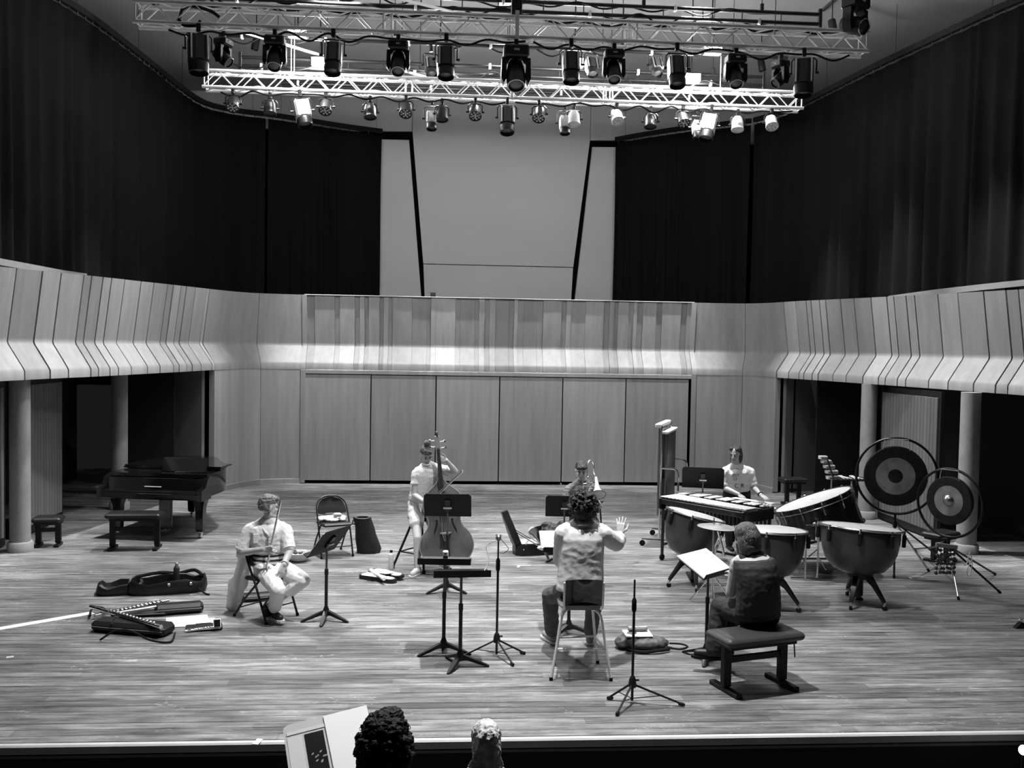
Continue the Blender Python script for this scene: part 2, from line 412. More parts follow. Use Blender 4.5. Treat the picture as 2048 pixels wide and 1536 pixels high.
# balcony floors behind the fronts (keep the light from falling through)
def slab(pth, side, name, lab):
    rg = []
    for i in range(31):
        p, n = pth.at(pth.L*i/30); rg.append([p+n*.10+V((0, 0, 2.38)), p+n*.10+V((0, 0, 2.44)), p-n*2.6+V((0, 0, 2.44)), p-n*2.6+V((0, 0, 2.38))])
    struct(MB().loft(rg).build(name, 'grey_dark', None, False), lab)
slab(PL, -1, 'floor_balcony_left', 'dark underside of the left balcony'); slab(PR, 1, 'floor_balcony_right', 'dark underside of the right balcony')
struct(MB().box((1.3, 22.7, 2.41), (13, 4.2, .06)).build('floor_balcony_back', 'grey_dark'), 'floor of the gallery behind the back parapet')
# sloping handrails above the side balconies
def rail(pts, name, lab):
    mb = MB(); rg = []
    for p in pts: rg.append([p+V((-.03, 0, -.045)), p+V((.03, 0, -.045)), p+V((.03, 0, .045)), p+V((-.03, 0, .045))])
    struct(mb.loft(rg).build(name, 'beam_trim', None, False), lab)
rail([Q(0, 520, 13.5)+V((-.3, -1, .05)), Q(0, 524, 13.5), Q(60, 535, 14.0), Q(120, 546, 14.8), Q(170, 553, 15.6)], 'trim_6', 'pale sloping handrail on the left balcony front')
rail([Q(1780, 597, 16.6), Q(1870, 585, 15.3), Q(1960, 575, 14.2), Q(2048, 566, 13.5), Q(2048, 566, 13.5)+V((.3, -1, .05))], 'trim_7', 'pale sloping handrail on the right balcony front')

# ------------------------------------------------------------------ wings under the side balconies
def wing(side):
    L = side == 'left'; sx = -1 if L else 1
    xw = -7.6 if L else 9.4; xp = -6.02 if L else 7.72
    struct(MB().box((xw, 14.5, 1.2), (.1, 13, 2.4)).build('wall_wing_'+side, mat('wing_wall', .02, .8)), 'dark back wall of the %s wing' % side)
    # corner return, facing the audience
    a = V((-4.50, 19.0, 0)) if L else V((7.08, 19.45, 0)); bb = V((-6.3, 19.9, 0)) if L else V((8.9, 20.3, 0))
    d = (bb-a); R = Matrix.Rotation(math.atan2(d.y, d.x), 3, 'Z')
    struct(MB().box((a+bb)/2+V((0, 0.06, 1.19)), (d.length, .08, 2.37), R).build('wall_return_'+side, mat('return_wall', .17, .7, var=.1, vscale=5, stretch=(1, 1, .1))), 'wooden return wall at the %s wing' % side)
    # black sheet beside it, standing in for the dark opening
    p0 = Q(297, 900, 18.6) if L else Q(1677, 900, 18.9)
    struct(MB().box((p0.x, p0.y, 1.19), (.95, .06, 2.36)).build('wall_dark_sheet_'+side, 'void'), 'black sheet standing in for the dark opening of the %s wing' % side)
    # hinged ribbed panels
    spans = [(14.55, 16.2), (12.2, 14.1)] if L else [(14.5, 16.55)]
    for k, (y0, y1) in enumerate(spans):
        t = struct(MB().box((xp+sx*.05, (y0+y1)/2, 1.18), (.05, y1-y0, 2.32)).build('door_%d' % (k+1+(0 if L else 2)), 'black_paint'), 'tall ribbed wooden panel door in a black frame under the %s balcony' % side)
        n = int((y1-y0-.16)/.105); wd = (y1-y0-.16)/n
        me = MB().box((0, 0, 0), (.022, wd-.010, 2.1), bev=.005).mesh('slat', 'ribbed' if L else wood_mat('ribbed_pale', .12, .1, 9.0) if 'ribbed_pale' not in MATS else 'ribbed_pale')
        for i in range(n): put('slat', me, t, (xp+sx*.015, y0+.08+wd*(i+.5), 1.19))
    return
wing('left'); wing('right')
def column(p, r, name, lab):
    t = MB().lathe([(r, .13), (r, 2.37)], n=28).build(name, mat('concrete', .27, .75, var=.12, vscale=5, bump=.1, bscale=50)); t.location = p
    t['label'] = lab; t['category'] = 'column'
    c = MB().lathe([(r+.035, .002), (r+.035, .115), (r+.02, .135), (r-.01, .137)], n=28).build('base_collar', 'concrete', t)
    return t
column(V((-5.72, 13.80, 0)), .135, 'column', 'round pale column beside the small black stool, under the balcony')
column((Q(239, 900, 17.2).x, 17.2, 0), .135, 'column', 'round pale column behind the grand piano')
column((Q(1937, 950, 13.75).x, 13.75, 0), .14, 'column', 'round pale column behind the smaller gong')
column((Q(1737, 850, 16.6).x, 16.6, 0), .135, 'column', 'round pale column behind the larger gong')

# ------------------------------------------------------------------ upper hall: plaster back wall, ceiling, side walls, curtains
YW = 24.5; ZC = 9.0
wb = struct(MB().box((1.3, YW+.15, 5.5), (22, .1, 7.4)).build('wall_back', 'slit'), 'pale plaster back wall with two slanting dark slots')
def wp(x, y): q = Q(x, y, YW); return (q.x, q.z)
def panel(pts, nm='plaster_panel', d=0.0):
    n = len(pts); fr = [V((x, YW-d, z)) for x, z in pts]; bk = [V((x, YW+.1, z)) for x, z in pts]
    mb = MB().add(fr+bk, [tuple(range(n)), tuple(range(n, 2*n))[::-1]]+[(k, n+k, n+(k+1) % n, (k+1) % n) for k in range(n)])
    return mb.build(nm, 'plaster', wb, False)
zt9 = ZC+.1
tl, tr_ = wp(825, 262), wp(1180, 280)
bl, br = wp(851, 620), wp(1140, 630)
ml, mr = wp(846.5, 527), wp(1146.5, 534)
panel([wp(851, 640), wp(1139.5, 645), (mr[0]-.004, mr[1]-.02), (ml[0]+.004, ml[1]-.02)])                      # below the joint
panel([ml, mr, tr_, (tr_[0], zt9), (tl[0], zt9), tl])
sl = wp(818, 280); sr = wp(1185, 294)
panel([wp(640, 640), wp(846, 640), sl, wp(640, 276)]); panel([wp(1145, 640), wp(1400, 640), wp(1400, 296), sr])
panel([wp(640, 262), (tl[0]-.012, tl[1]), (tl[0]-.012, zt9), (-7, zt9), (-7, tl[1])]); panel([(tr_[0]+.012, tr_[1]), wp(1400, 282), (9.6, tr_[1]), (9.6, zt9), (tr_[0]+.012, zt9)])
cz = struct(MB().box((1.3, 15.0, ZC+.05), (22, 19.5, .1)).build('ceiling', 'ceiling_paint'), 'pale painted ceiling above the lighting rig')
for xx, yy in ((-4.55, 14.2), (6.7, 14.6)):
    MB().box((xx, yy, ZC-.02), (.05, 5.0, .05)).build('ceiling_joint', 'grey_dark', cz)
MB().box((1.3, 18.6, ZC-.015), (11.5, .06, .03)).build('ceiling_joint', 'grey_mid', cz)
struct(MB().box((-9.6, 15, 4.0), (.1, 19.5, 10.2)).build('wall_left', mat('side_wall', .02, .9)), 'dark left side wall behind the curtains')
struct(MB().box((12.2, 15, 4.0), (.1, 19.5, 10.2)).build('wall_right', 'side_wall'), 'dark right side wall behind the curtains')
ZR = 8.1
CL = [P(175, 30, ZR), P(300, 125, ZR), P(425, 213, ZR)]
CURT_L = Path([(-6.75, 8.5), (-6.4, 12.0), (-6.05, 14.4)]+[(q.x, q.y) for q in (P(175, 30, ZR), P(300, 125, ZR))]+[(-5.35, 20.6), (-5.15, 21.9), (-4.6, 22.5), (-4.0, 22.75)])
CURT_LB = Path([(-3.95, 22.77), (-3.2, 23.2), (-2.3, 23.75), (P(765, 265, ZR).x, 24.15)])
CURT_R = Path([(7.0, 21.7), (7.4, 20.7), (7.6, 19.1), (7.78, 17.4), (8.0, 15.9), (8.25, 14.3), (8.6, 12.5), (9.0, 8.5)])
CURT_RB = Path([(P(1226, 285, ZR).x, 24.2), (4.9, 23.5), (5.7, 22.7), (6.4, 22.2), (6.95, 21.78)])
def curtain(path, lab, sp=.17, amp=.06, seed=0, flip=1):
    rnd = random.Random(seed); t = thing('stage_curtain', lab, 'curtain', (path.p[0].x, path.p[0].y, 2.46)); o0 = V(t.location)
    marks = [0.0]
    while marks[-1] < path.L: marks.append(marks[-1]+sp*rnd.uniform(.5, 1.6))
    amps = [amp*rnd.uniform(.5, 1.5) for _ in marks]
    def off(s, z):
        import bisect
        i = max(0, min(len(marks)-2, bisect.bisect(marks, s)-1)); u = (s-marks[i])/(marks[i+1]-marks[i])
        a = amps[i]*(1-u)+amps[i+1]*u
        k = min(1, (ZR-.12-z)/1.6)
        return a*(.25+.75*k)*(math.sin(PI*u)**1.0)*(1 if i % 2 else -1) + .02*math.sin(s*17+z*.8)*k
    n = int(path.L/.028); zs = [3.3, 4, 5.5, 6.6, 7.3, 7.7, ZR-.10]; mb = MB(); vs = []; fs = []
    for j, z in enumerate(zs):
        for i in range(n+1):
            s = path.L*i/n; p, nn = path.at(s); q = p+nn*off(s, z); vs.append(V((q.x, q.y, z))-o0)
    for j in range(len(zs)-1):
        for i in range(n): a = j*(n+1)+i; fs.append((a, a+1, a+n+2, a+n+1))
    mb.add(vs, fs); c = mb.build('drape', 'curtain', t, True, 180)
    sm = c.modifiers.new('thick', 'SOLIDIFY'); sm.thickness = .006
    pts = [path.at(path.L*i/60)[0]+V((0, 0, ZR))-o0 for i in range(61)]
    rg = []
    for i, p in enumerate(pts):
        nn = path.at(path.L*i/60)[1]; rg.append([p+nn*-.04+V((0, 0, -.05)), p+nn*.04+V((0, 0, -.05)), p+nn*.04+V((0, 0, .05)), p+nn*-.04+V((0, 0, .05))])
    MB().loft(rg).build('curtain_rail', 'black_fabric', t, False)
    me = MB().cyl((0, 0, -.11), (0, 0, -.04), .009, n=5).mesh('glider', 'grey_dark')
    for i in range(int(path.L/.24)):
        p, nn = path.at(.1+i*.24); put('glider', me, t, p+V((0, 0, ZR))-o0)
    me2 = MB().cyl((0, 0, 0), (0, 0, ZC-ZR), .004, n=5).mesh('hanger', 'black_metal')
    for i in range(int(path.L/2.4)+1):
        p, nn = path.at(.3+i*2.4); put('hanger', me2, t, p+V((0, 0, ZR))-o0)
curtain(CURT_L, 'long black pleated curtain hanging above the left balcony', seed=1)
curtain(CURT_LB, 'black pleated curtain between the long left curtain and the plaster wall', .15, .05, 2)
curtain(CURT_R, 'long black pleated curtain hanging above the right balcony', seed=3)
curtain(CURT_RB, 'black pleated curtain between the plaster wall and the long right curtain', .15, .05, 4)
# ------------------------------------------------------------------ lighting rig
TW = .24
def truss(y0, z0, xa, xb, lab):
    t = thing('lighting_truss', lab, 'truss', ((xa+xb)/2, y0+TW/2, z0)); L = xb-xa
    me = MB().cyl((-L/2, 0, 0), (L/2, 0, 0), .025, n=10).mesh('chord', 'alu')
    for yy in (-TW/2, TW/2):
        for zz in (0, TW): put('chord', me, t, (0, yy, zz))
    n = int(round(L/.235)); st = L/n; r = .0085
    def br(a, b): return MB().cyl(a, b, r, n=6).mesh('brace', 'alu')
    fv = [br((0, 0, 0), (st, 0, TW)), br((0, 0, TW), (st, 0, 0))]; fh = [br((0, -TW/2, 0), (st, TW/2, 0)), br((0, TW/2, 0), (st, -TW/2, 0))]
    for i in range(n):
        x = -L/2+st*i
        for yy in (-TW/2, TW/2): put('brace', fv[i % 2], t, (x, yy, 0))
        for zz in (0, TW): put('brace', fh[(i+1) % 2], t, (x, 0, zz))
    end = MB()
    for yy in (-TW/2, TW/2): end.cyl((0, yy, 0), (0, yy, TW), .010, n=6)
    for zz in (0, TW): end.cyl((0, -TW/2, zz), (0, TW/2, zz), .010, n=6)
    em = end.mesh('end_frame', 'alu')
    for k in range(4):
        for dx in ((.03,) if k == 0 else (-.03,) if k == 3 else (-.05, .05)): put('end_frame', em, t, (-L/2+L*k/3+dx, 0, 0))
    return t
ZF, ZB, YF1, YB1 = 6.70, 6.67, 12.0, 14.8
truss(YF1, ZF, -3.67, 5.31, 'front aluminium box truss carrying six box lamps and five moving heads')
truss(YB1, ZB, -3.53, 5.54, 'rear aluminium box truss carrying the row of round lamps')
# two sheets of plywood-like plates where the hoists grip the front truss
def hoist(px, Y, zb, lab):
    x = Q(px, 60, Y).x; t = thing('hoist_bracket', lab, 'bracket', (x, Y+TW/2, zb+TW))
    MB().box((0, -.14, -.10), (.05, .012, .34), bev=.003).build('plate', 'alu', t)
    MB().box((0, 0, .16), (.13, .14, .24), bev=.01).build('motor', 'black_metal', t)
    MB().cyl((0, 0, .27), (0, 0, ZC-zb-TW), .012, n=6).build('chain', 'steel', t)
hoist(1034, YF1, ZF, 'black hoist with a plate at the middle of the front truss'); hoist(1026, YB1, ZB, 'black hoist with a plate at the middle of the rear truss')

def ladder(pairs, Y, lab, ends=True, rungs=.55):
    """black steel pipes, upper and lower, given by pixel end points"""
    a, b = Q(*pairs[0][0], Y), Q(*pairs[0][1], Y); t = thing('pipe_ladder', lab, 'pipe', (a+b)/2); o0 = (a+b)/2
    zs = []
    for p, q in pairs:
        A, B = Q(*p, Y), Q(*q, Y); z = (A.z+B.z)/2-o0.z; zs.append(z)
        MB().cyl((A.x-o0.x, 0, z), (B.x-o0.x, 0, z), .028, n=10).build('pipe', 'black_metal', t)
    L = (b-a).length; n = int(L/rungs)
    z1 = max(zs); z0 = min(zs)
    if z1-z0 > .05:
        me = MB().cyl((0, 0, z0), (0, 0, z1), .008, n=6).mesh('rung', 'black_metal')
        for i in range(n+1): put('rung', me, t, (-L/2+L*i/n, 0, 0))
        me = MB().box((0, 0, (z0+z1)/2), (.05, .06, z1-z0+.16), bev=.01).mesh('end_plate', 'black_metal')
        if ends:
            for x in (-L/2, L/2): put('end_plate', me, t, (x, 0, 0))
    me = MB().cyl((0, 0, z1), (0, 0, ZC-o0.z), .006, n=6).mesh('hanger', 'black_metal')
    me2 = MB().box((0, 0, z1), (.04, .075, .09), bev=.008).mesh('clamp', 'white_plastic')
    me3 = MB().box((0, 0, z1+.06), (.05, .05, .12), bev=.008).mesh('hanger_clamp', 'black_metal')
    for i in range(5): put('hanger', me, t, (-L/2+L*(i+.5)/5, 0, 0)); put('hanger_clamp', me3, t, (-L/2+L*(i+.5)/5, 0, 0))
    for i in range(7): put('clamp', me2, t, (-L/2+L*(i+.27)/7, 0, 0 if i % 2 else z0-z1))
    return t
ladder([((425, -28), (1640, 33)), ((425, -8), (1640, 53))], 14.0, 'black pipe ladder with two bars above the front truss')
ladder([((438, 68), (1575, 117))], 15.2, 'single long black pipe between the two trusses')
ladder([((481, 111), (1527, 157)), ((481, 129), (1527, 173))], 16.1, 'black pipe ladder with two bars behind the single pipe')
ladder([((560, 150), (1470, 185)), ((560, 165), (1470, 199))], 17.4, 'black pipe ladder hanging nearest the plaster wall')
def rod(p, q, lab, r=.022, mt='alu', nm='cross_pipe', cat='pipe'):
    mid = (p+q)/2; o = MB().cyl(p-mid, q-mid, r, n=8).build(nm, mt); o.location = mid; return tag(o, lab, cat)
rod(Q(480, 62, 14.0), Q(648, 112, 16.1), 'bright cross pipe running back near the left end of the ladders')
rod(Q(795, -4, 13.4), Q(905, 24, 14.0), 'short bright cross pipe above the front truss')
rod(Q(812, 143, 15.2), Q(905, 168, 16.1), 'short bright cross pipe above the rear truss middle')
for (x, y0, y1, Y, lab) in ((583, 66, 148, 14.9, 'thin white steel line dropping to the left of the rear truss'), (589, 66, 150, 14.9, 'second thin white steel line dropping to the left of the rear truss'), (1442, 112, 190, 14.9, 'thin white steel line dropping to the right of the rear truss'), (1552, -10, 70, 12.1, 'thin black line dropping to the right of the front truss')):
    p, q = Q(x, y0, Y), Q(x, y1, Y); q = V((p.x, p.y, q.z)); rod(p, q, lab, .005, 'off_white' if 'white' in lab else 'black_paint', 'steel_line', 'cable')

def clampbits(t, z=0.0):
    MB().box((0, 0, z+.02), (.05, .06, .10), bev=.008).build('clamp', 'black_metal', t)
def yoke(t, w, zt, zb, mt='black_metal', R=None):
    pts = [V((-w/2, 0, zb)), V((-w/2, 0, zt-.03)), V((-w/2+.03, 0, zt)), V((w/2-.03, 0, zt)), V((w/2, 0, zt-.03)), V((w/2, 0, zb))]
    MB().tube(pts, .010, 6).build('yoke', mt, t)
    for s in (-1, 1): MB().cyl((s*(w/2-.012), 0, zb), (s*(w/2+.03), 0, zb), .016, n=8).build('yoke_knob', 'black_metal', t)
def box_lamp(p, lab, az=0.0, tilt=.35, w=.20, h=.36, light=False):
    """fresnel box lantern: finned housing, round lens barrel at its lower end"""
    t = thing('box_lantern', lab, 'stage light', p, az, 'box lanterns on the trusses'); clampbits(t)
    yoke(t, w+.07, -.06, -.24)
    R = Matrix.Rotation(-tilt, 3, 'X'); c = V((0, 0, -.24))
    T = lambda q: c + R @ V(q)
    hm = 'alu' if light else 'black_metal'
    b = MB().box(T((0, 0, .0)), (w, w*.95, h*.62), R, .02).build('housing', hm, t)
    for sx in (-1, 1): MB().box(T((sx*w*.40, -w*.50, 0)), (w*.10, .02, h*.58), R, .004).build('side_fin', 'chrome' if light else 'steel', b)
    MB().box(T((0, -w*.49, 0)), (w*.44, .02, h*.55), R, .004).build('back_panel', 'white_plastic' if light else mat('lamp_panel', .035, .35), b)
    fr = MB()
    fr.lathe([(w*.50, -h*.31), (w*.52, -h*.36), (w*.50, -h*.55), (w*.46, -h*.56), (w*.44, -h*.40)], T((0, 0, 0)), R @ V((0, 0, 1)), 20); fr.build('lens_barrel', 'black_metal', t)
    MB().lathe([(w*.44, -h*.44), (w*.3, -h*.47), (.01, -h*.49)], T((0, 0, 0)), R @ V((0, 0, 1)), 20).build('lens', mat('lamp_glass', .10, .08, spec=.8), t)
    return t
def moving_head(p, lab, az=0.0, tilt=.5, s=1.0):
    t = thing('moving_head', lab, 'stage light', p, az, 'moving heads on the front truss'); clampbits(t)
    MB().box((0, 0, -.08*s), (.24*s, .20*s, .11*s), bev=.02).build('base', 'black_metal', t)
    MB().box((0, -.101*s, -.075*s), (.05*s, .004, .018*s)).build('badge', 'off_white', t)
    for sx in (-1, 1):
        pts = [(sx*.05*s, -.13*s), (sx*.135*s, -.14*s), (sx*.14*s, -.33*s), (sx*.115*s, -.38*s), (sx*.09*s, -.33*s), (sx*.09*s, -.19*s)]
        M = Matrix.Rotation(PI/2, 4, 'X'); MB().prism(pts, -.05*s, .05*s, M).build('arm', 'black_metal', t)
    R = Matrix.Rotation(-tilt, 3, 'X'); c = V((0, 0, -.30*s)); d = R @ V((0, 0, -1))
    h = MB().lathe([(.02*s, -.16*s), (.075*s, -.15*s), (.088*s, -.06*s), (.09*s, .05*s), (.082*s, .12*s), (.074*s, .125*s), (.07*s, .10*s)], c, d, 18).build('head', 'black_metal', t)
    MB().lathe([(.071*s, .10*s), (.05*s, .115*s), (.01, .12*s)], c, d, 18).build('lens', 'lamp_glass', h)
    MB().torus(c+d*(.123*s), .078*s, .006*s, d, 20, 6).build('lens_ring', 'steel', h)
    return t
def par_can(p, lab, az=0.0, tilt=.5, lit=True, light=False):
    t = thing('par_lamp', lab, 'stage light', p, az, 'round lamps under the rear truss'); clampbits(t)
    yoke(t, .215, -.05, -.17)
    R = Matrix.Rotation(-tilt, 3, 'X'); c = V((0, 0, -.17)); d = R @ V((0, 0, -1))
    b = MB().lathe([(.03, -.13), (.065, -.12), (.09, -.05), (.092, .07), (.098, .075), (.098, .095), (.088, .096), (.086, .08)], c, d, 18).build('can', 'alu' if light else 'black_metal', t)
    MB().lathe([(.087, .078), (.01, .08)], c, d, 18).build('face', mat('led_face', .30 if lit else .05, .3) if lit else 'lamp_glass', b)
    if lit:
        a, e, _ = basis(d); me = MB().lathe([(.016, .078), (.014, .088), (.004, .092)], (0, 0, 0), d, 8).mesh('led_lens', mat('led_lens', .65, .15, spec=.8))
        for k in range(13):
            rr, an = (0, 0) if k == 0 else ((.033, (k-1)*PI/2) if k < 5 else (.066, (k-5)*PI/4+.3)); put('led_lens', me, b, c+a*(rr*math.cos(an))+e*(rr*math.sin(an)))
    return t
def hang(px, Y, z): return V((Q(px, 60, Y).x, Y, z))
WH = {397: 'end box lantern on the front truss beside the long left curtain', 667: 'black box lantern between the two left moving heads of the front truss', 893: 'black box lantern just left of the big central moving head',
      1143: 'black box lantern just right of the big central moving head', 1355: 'black box lantern between the two right moving heads of the front truss', 1610: 'end box lantern on the front truss beside the long right curtain'}
for x, lb in WH.items():
    end = x in (397, 1610); box_lamp(hang(x, YF1-.02, ZF-.07), lb, {397: .35, 1610: -.35}.get(x, 0), .15 if end else .3, .23 if end else .20, .52 if end else .44)
MHL = {550: 'moving head beside the left end lantern of the front truss', 797: 'moving head midway along the left half of the front truss', 1033: 'big black moving head at the middle of the front truss', 1229: 'moving head midway along the right half of the front truss', 1473: 'moving head beside the right end lantern of the front truss'}
for x, lb in MHL.items(): moving_head(hang(x, YF1+.06, ZF-.07), lb, 0, .55, 1.3 if x == 1033 else 1.0)
for x, lb, az in ((447, 'small side-on moving head hanging behind the left end lantern', 1.2), (1563, 'small side-on moving head hanging behind the right end lantern', -1.2)): moving_head(hang(x, YF1+TW, ZF-.07), lb, az, .9, .85)
t = moving_head(Q(1712, -8, 11.4), 'black moving head hanging alone above the right end of the front truss', .5, 1.2, 1.15)
# smaller lanterns hung from the single pipe
for x, lb in ((862, 'small black lantern on the single pipe behind the left central lantern'), (1183, 'small black lantern on the single pipe behind the right central lantern'), (1312, 'small black lantern on the single pipe near the right ladder end')):
    q = Q(x, 92, 15.2); box_lamp(V((q.x, 15.2, q.z-.06)), lb, .2, .5, .17, .34)
# rear truss
for x, lb, az, lt in ((601, 'bright metal box lantern tilted on the left of the rear truss', .25, True), (1017, 'black box lantern at the middle of the rear truss', 0, False), (1427, 'bright metal box lantern tilted on the right of the rear truss', -.3, True)):
    b = box_lamp(hang(x, YB1-.02, ZB-.07), lb, az, .35, .22, .46, lt)
    if lt: b.rotation_euler = (0, .16 if x > 1000 else -.16, az)
for x, lb in ((866, 'pale lantern half hidden behind a round lamp left of the rear truss middle'), (1400, 'pale lantern half hidden behind the right bright lantern'), (1133, 'pale lantern half hidden behind a round lamp right of the rear truss middle')):
    box_lamp(hang(x, YB1+TW+.05, ZB-.05), lb, 0, .3, .16, .32, True)
PARS = [(467, 1, 0, 'between the left truss end and the balcony curtain'), (541, 0, 0, 'left of the bright left lantern'), (653, 1, 0, 'right of the bright left lantern'), (742, 0, 0, 'second to the right of the bright left lantern'),
        (814, 1, 0, 'beside the half hidden left pale lantern'), (886, 0, 0, 'in front of the left pale lantern'), (953, 1, 0, 'just left of the middle black lantern'), (1081, 1, 0, 'just right of the middle black lantern'),
        (1151, 0, 1, 'in front of the right pale lantern'), (1237, 1, 1, 'second to the left of the bright right lantern'), (1305, 0, 0, 'small dark one left of the bright right lantern'), (1370, 1, 0, 'just left of the bright right lantern'),
        (1480, 0, 1, 'just right of the bright right lantern'), (1548, 1, 1, 'at the right end of the rear truss')]
for x, lit, lg, w_ in PARS:
    par_can(hang(x, YB1+(.02 if lit else TW), ZB-.06), 'round %s lamp under the rear truss, %s' % ('LED' if lit else 'dark', w_), random.uniform(-.25, .25), .62 if lit else .3, bool(lit), bool(lg))
# the flood lamps that light the stage
def flood(p, lab):
    t = thing('flood_lamp', lab, 'flood lamp', p, 0, 'flood lamps under the ceiling')
    MB().box((0, .03, .06), (.30, .14, .16), bev=.02).build('housing', 'black_metal', t)
    MB().box((0, -.045, .05), (.26, .012, .12)).build('glass', mat('lit_glass', .9, .4, emit=16), t)
    MB().cyl((0, .05, .13), (0, .05, ZC-p.z), .012, n=6).build('stem', 'black_metal', t)
for p, lb in zip(FLOODS, ('by the left end of the front truss', 'above the left of the rear truss', 'left of the rear truss middle', 'right of the rear truss middle', 'by the right of the front truss', 'above the right of the rear truss')): flood(p, 'lit white flood lamp glaring under the ceiling '+lb)
for p, lb in zip(FRONT, ('above the stage edge on the flute side', 'above the stage edge over the two flat desks', 'above the stage edge over the padded bench', 'above the empty folding chair', 'above the vibraphone', 'above the double bass player')): flood(p, 'lit flood lamp under the ceiling '+lb)
def washer(p, q, lab):  # housing for the added lamps that brighten the balcony fronts
    t = thing('added_washer', lab, 'lamp', p, 0, 'added wall washers under the ceiling'); d = (q-p).normalized()
    MB().lathe([(.05, -.22), (.065, -.20), (.07, .02), (.062, .03), (.058, -.02)], (0, 0, 0), d, 16).build('can', 'black_metal', t); MB().lathe([(.058, -.03), (.01, -.028)], (0, 0, 0), d, 16).build('lens', 'lit_glass', t); MB().cyl(-d*.16, V((-d.x*.16, -d.y*.16, ZC-ZL)), .010, n=6).build('stem', 'black_metal', t)
WL = ['added black can lamp washing the left balcony, %s' % w_ for w_ in ('over its near end', 'over the ribbed doors', 'over the piano', 'over the wall corner')]+['added black can lamp washing the right balcony, %s' % w_ for w_ in ('over its near end', 'over the gongs', 'over the dark opening', 'over the wall corner')]+['added black can lamp washing the back parapet, %s' % w_ for w_ in ('over its piano end', 'over the bass player', 'over the trombone player', 'over its percussion end')]
for (p, q), lb in zip(ADDED_WASH, WL): washer(p, q, lb)
# loose cables lying along the trusses and ladders
def cable(pts, r, lab, mt='rubber', nm='cable'):
    pts = smoothpts(pts, 6); o0 = pts[0].copy(); o = MB().tube([p-o0 for p in pts], r, 6).build(nm, mt); o.location = o0; return tag(o, lab, 'cable', None)
def along(Y, z, xa, xb, n, sag, rnd, dy=.1):
    return [V((xa+(xb-xa)*i/n, Y+rnd.uniform(-dy, dy), z-(sag*rnd.random() if i % 2 else 0))) for i in range(n+1)]
for k, (Y, z, xa, xb, n, sg, lb) in enumerate(((YF1+.12, ZF-.03, -3.3, 1.0, 18, .09, 'black cable looping under the left half of the front truss'), (YF1+.12, ZF-.03, 1.1, 5.1, 18, .09, 'black cable looping under the right half of the front truss'),
        (YF1+.14, ZF+TW+.035, -3.5, 5.0, 26, .04, 'black cable lying on top of the front truss'), (YB1+.12, ZB-.03, -3.3, 1.0, 18, .08, 'black cable looping under the left half of the rear truss'), (YB1+.12, ZB-.03, 1.1, 5.4, 18, .08, 'black cable looping under the right half of the rear truss'),
        (YB1+.12, ZB+.05, -3.3, 5.3, 30, .04, 'pale cable lying inside the rear truss'), (YF1+.12, ZF+.05, -3.3, 5.1, 30, .04, 'pale cable lying inside the front truss'),
        (15.2, Q(1024, 92, 15.2).z+.03, -3.4, 5.2, 22, .16, 'black cable drooping from the single pipe'), (16.1, Q(1024, 150, 16.1).z+.02, -3.4, 5.0, 24, .18, 'black cable drooping from the rear pipe ladder'), (14.0, Q(1024, 22, 14.0).z+.02, -3.2, 4.8, 24, .18, 'black cable drooping from the pipe ladder above the front truss'),
        (14.02, Q(1024, 5, 14.0).z+.03, -3.2, 4.8, 22, .10, 'second black cable drooping from the pipe ladder above the front truss'))):
    cable(along(Y, z, xa, xb, n, sg, random.Random(k+20), .07), .013 if 'black' in lb else .009, lb, 'off_white' if 'pale' in lb else 'rubber')
a = Q(370, 20, 12.2)
cable([Q(360, 36, 12.2), Q(366, 18, 12.2), Q(385, 12, 12.2), Q(420, 22, 12.2), Q(440, 35, 12.2)], .02, 'thick black cable arching inside the left end of the front truss')
cable([Q(357, 38, 12.0), Q(368, 50, 12.0), Q(392, 50, 12.0), Q(402, 42, 12.0)], .022, 'thick black cable drooping at the left end of the front truss')
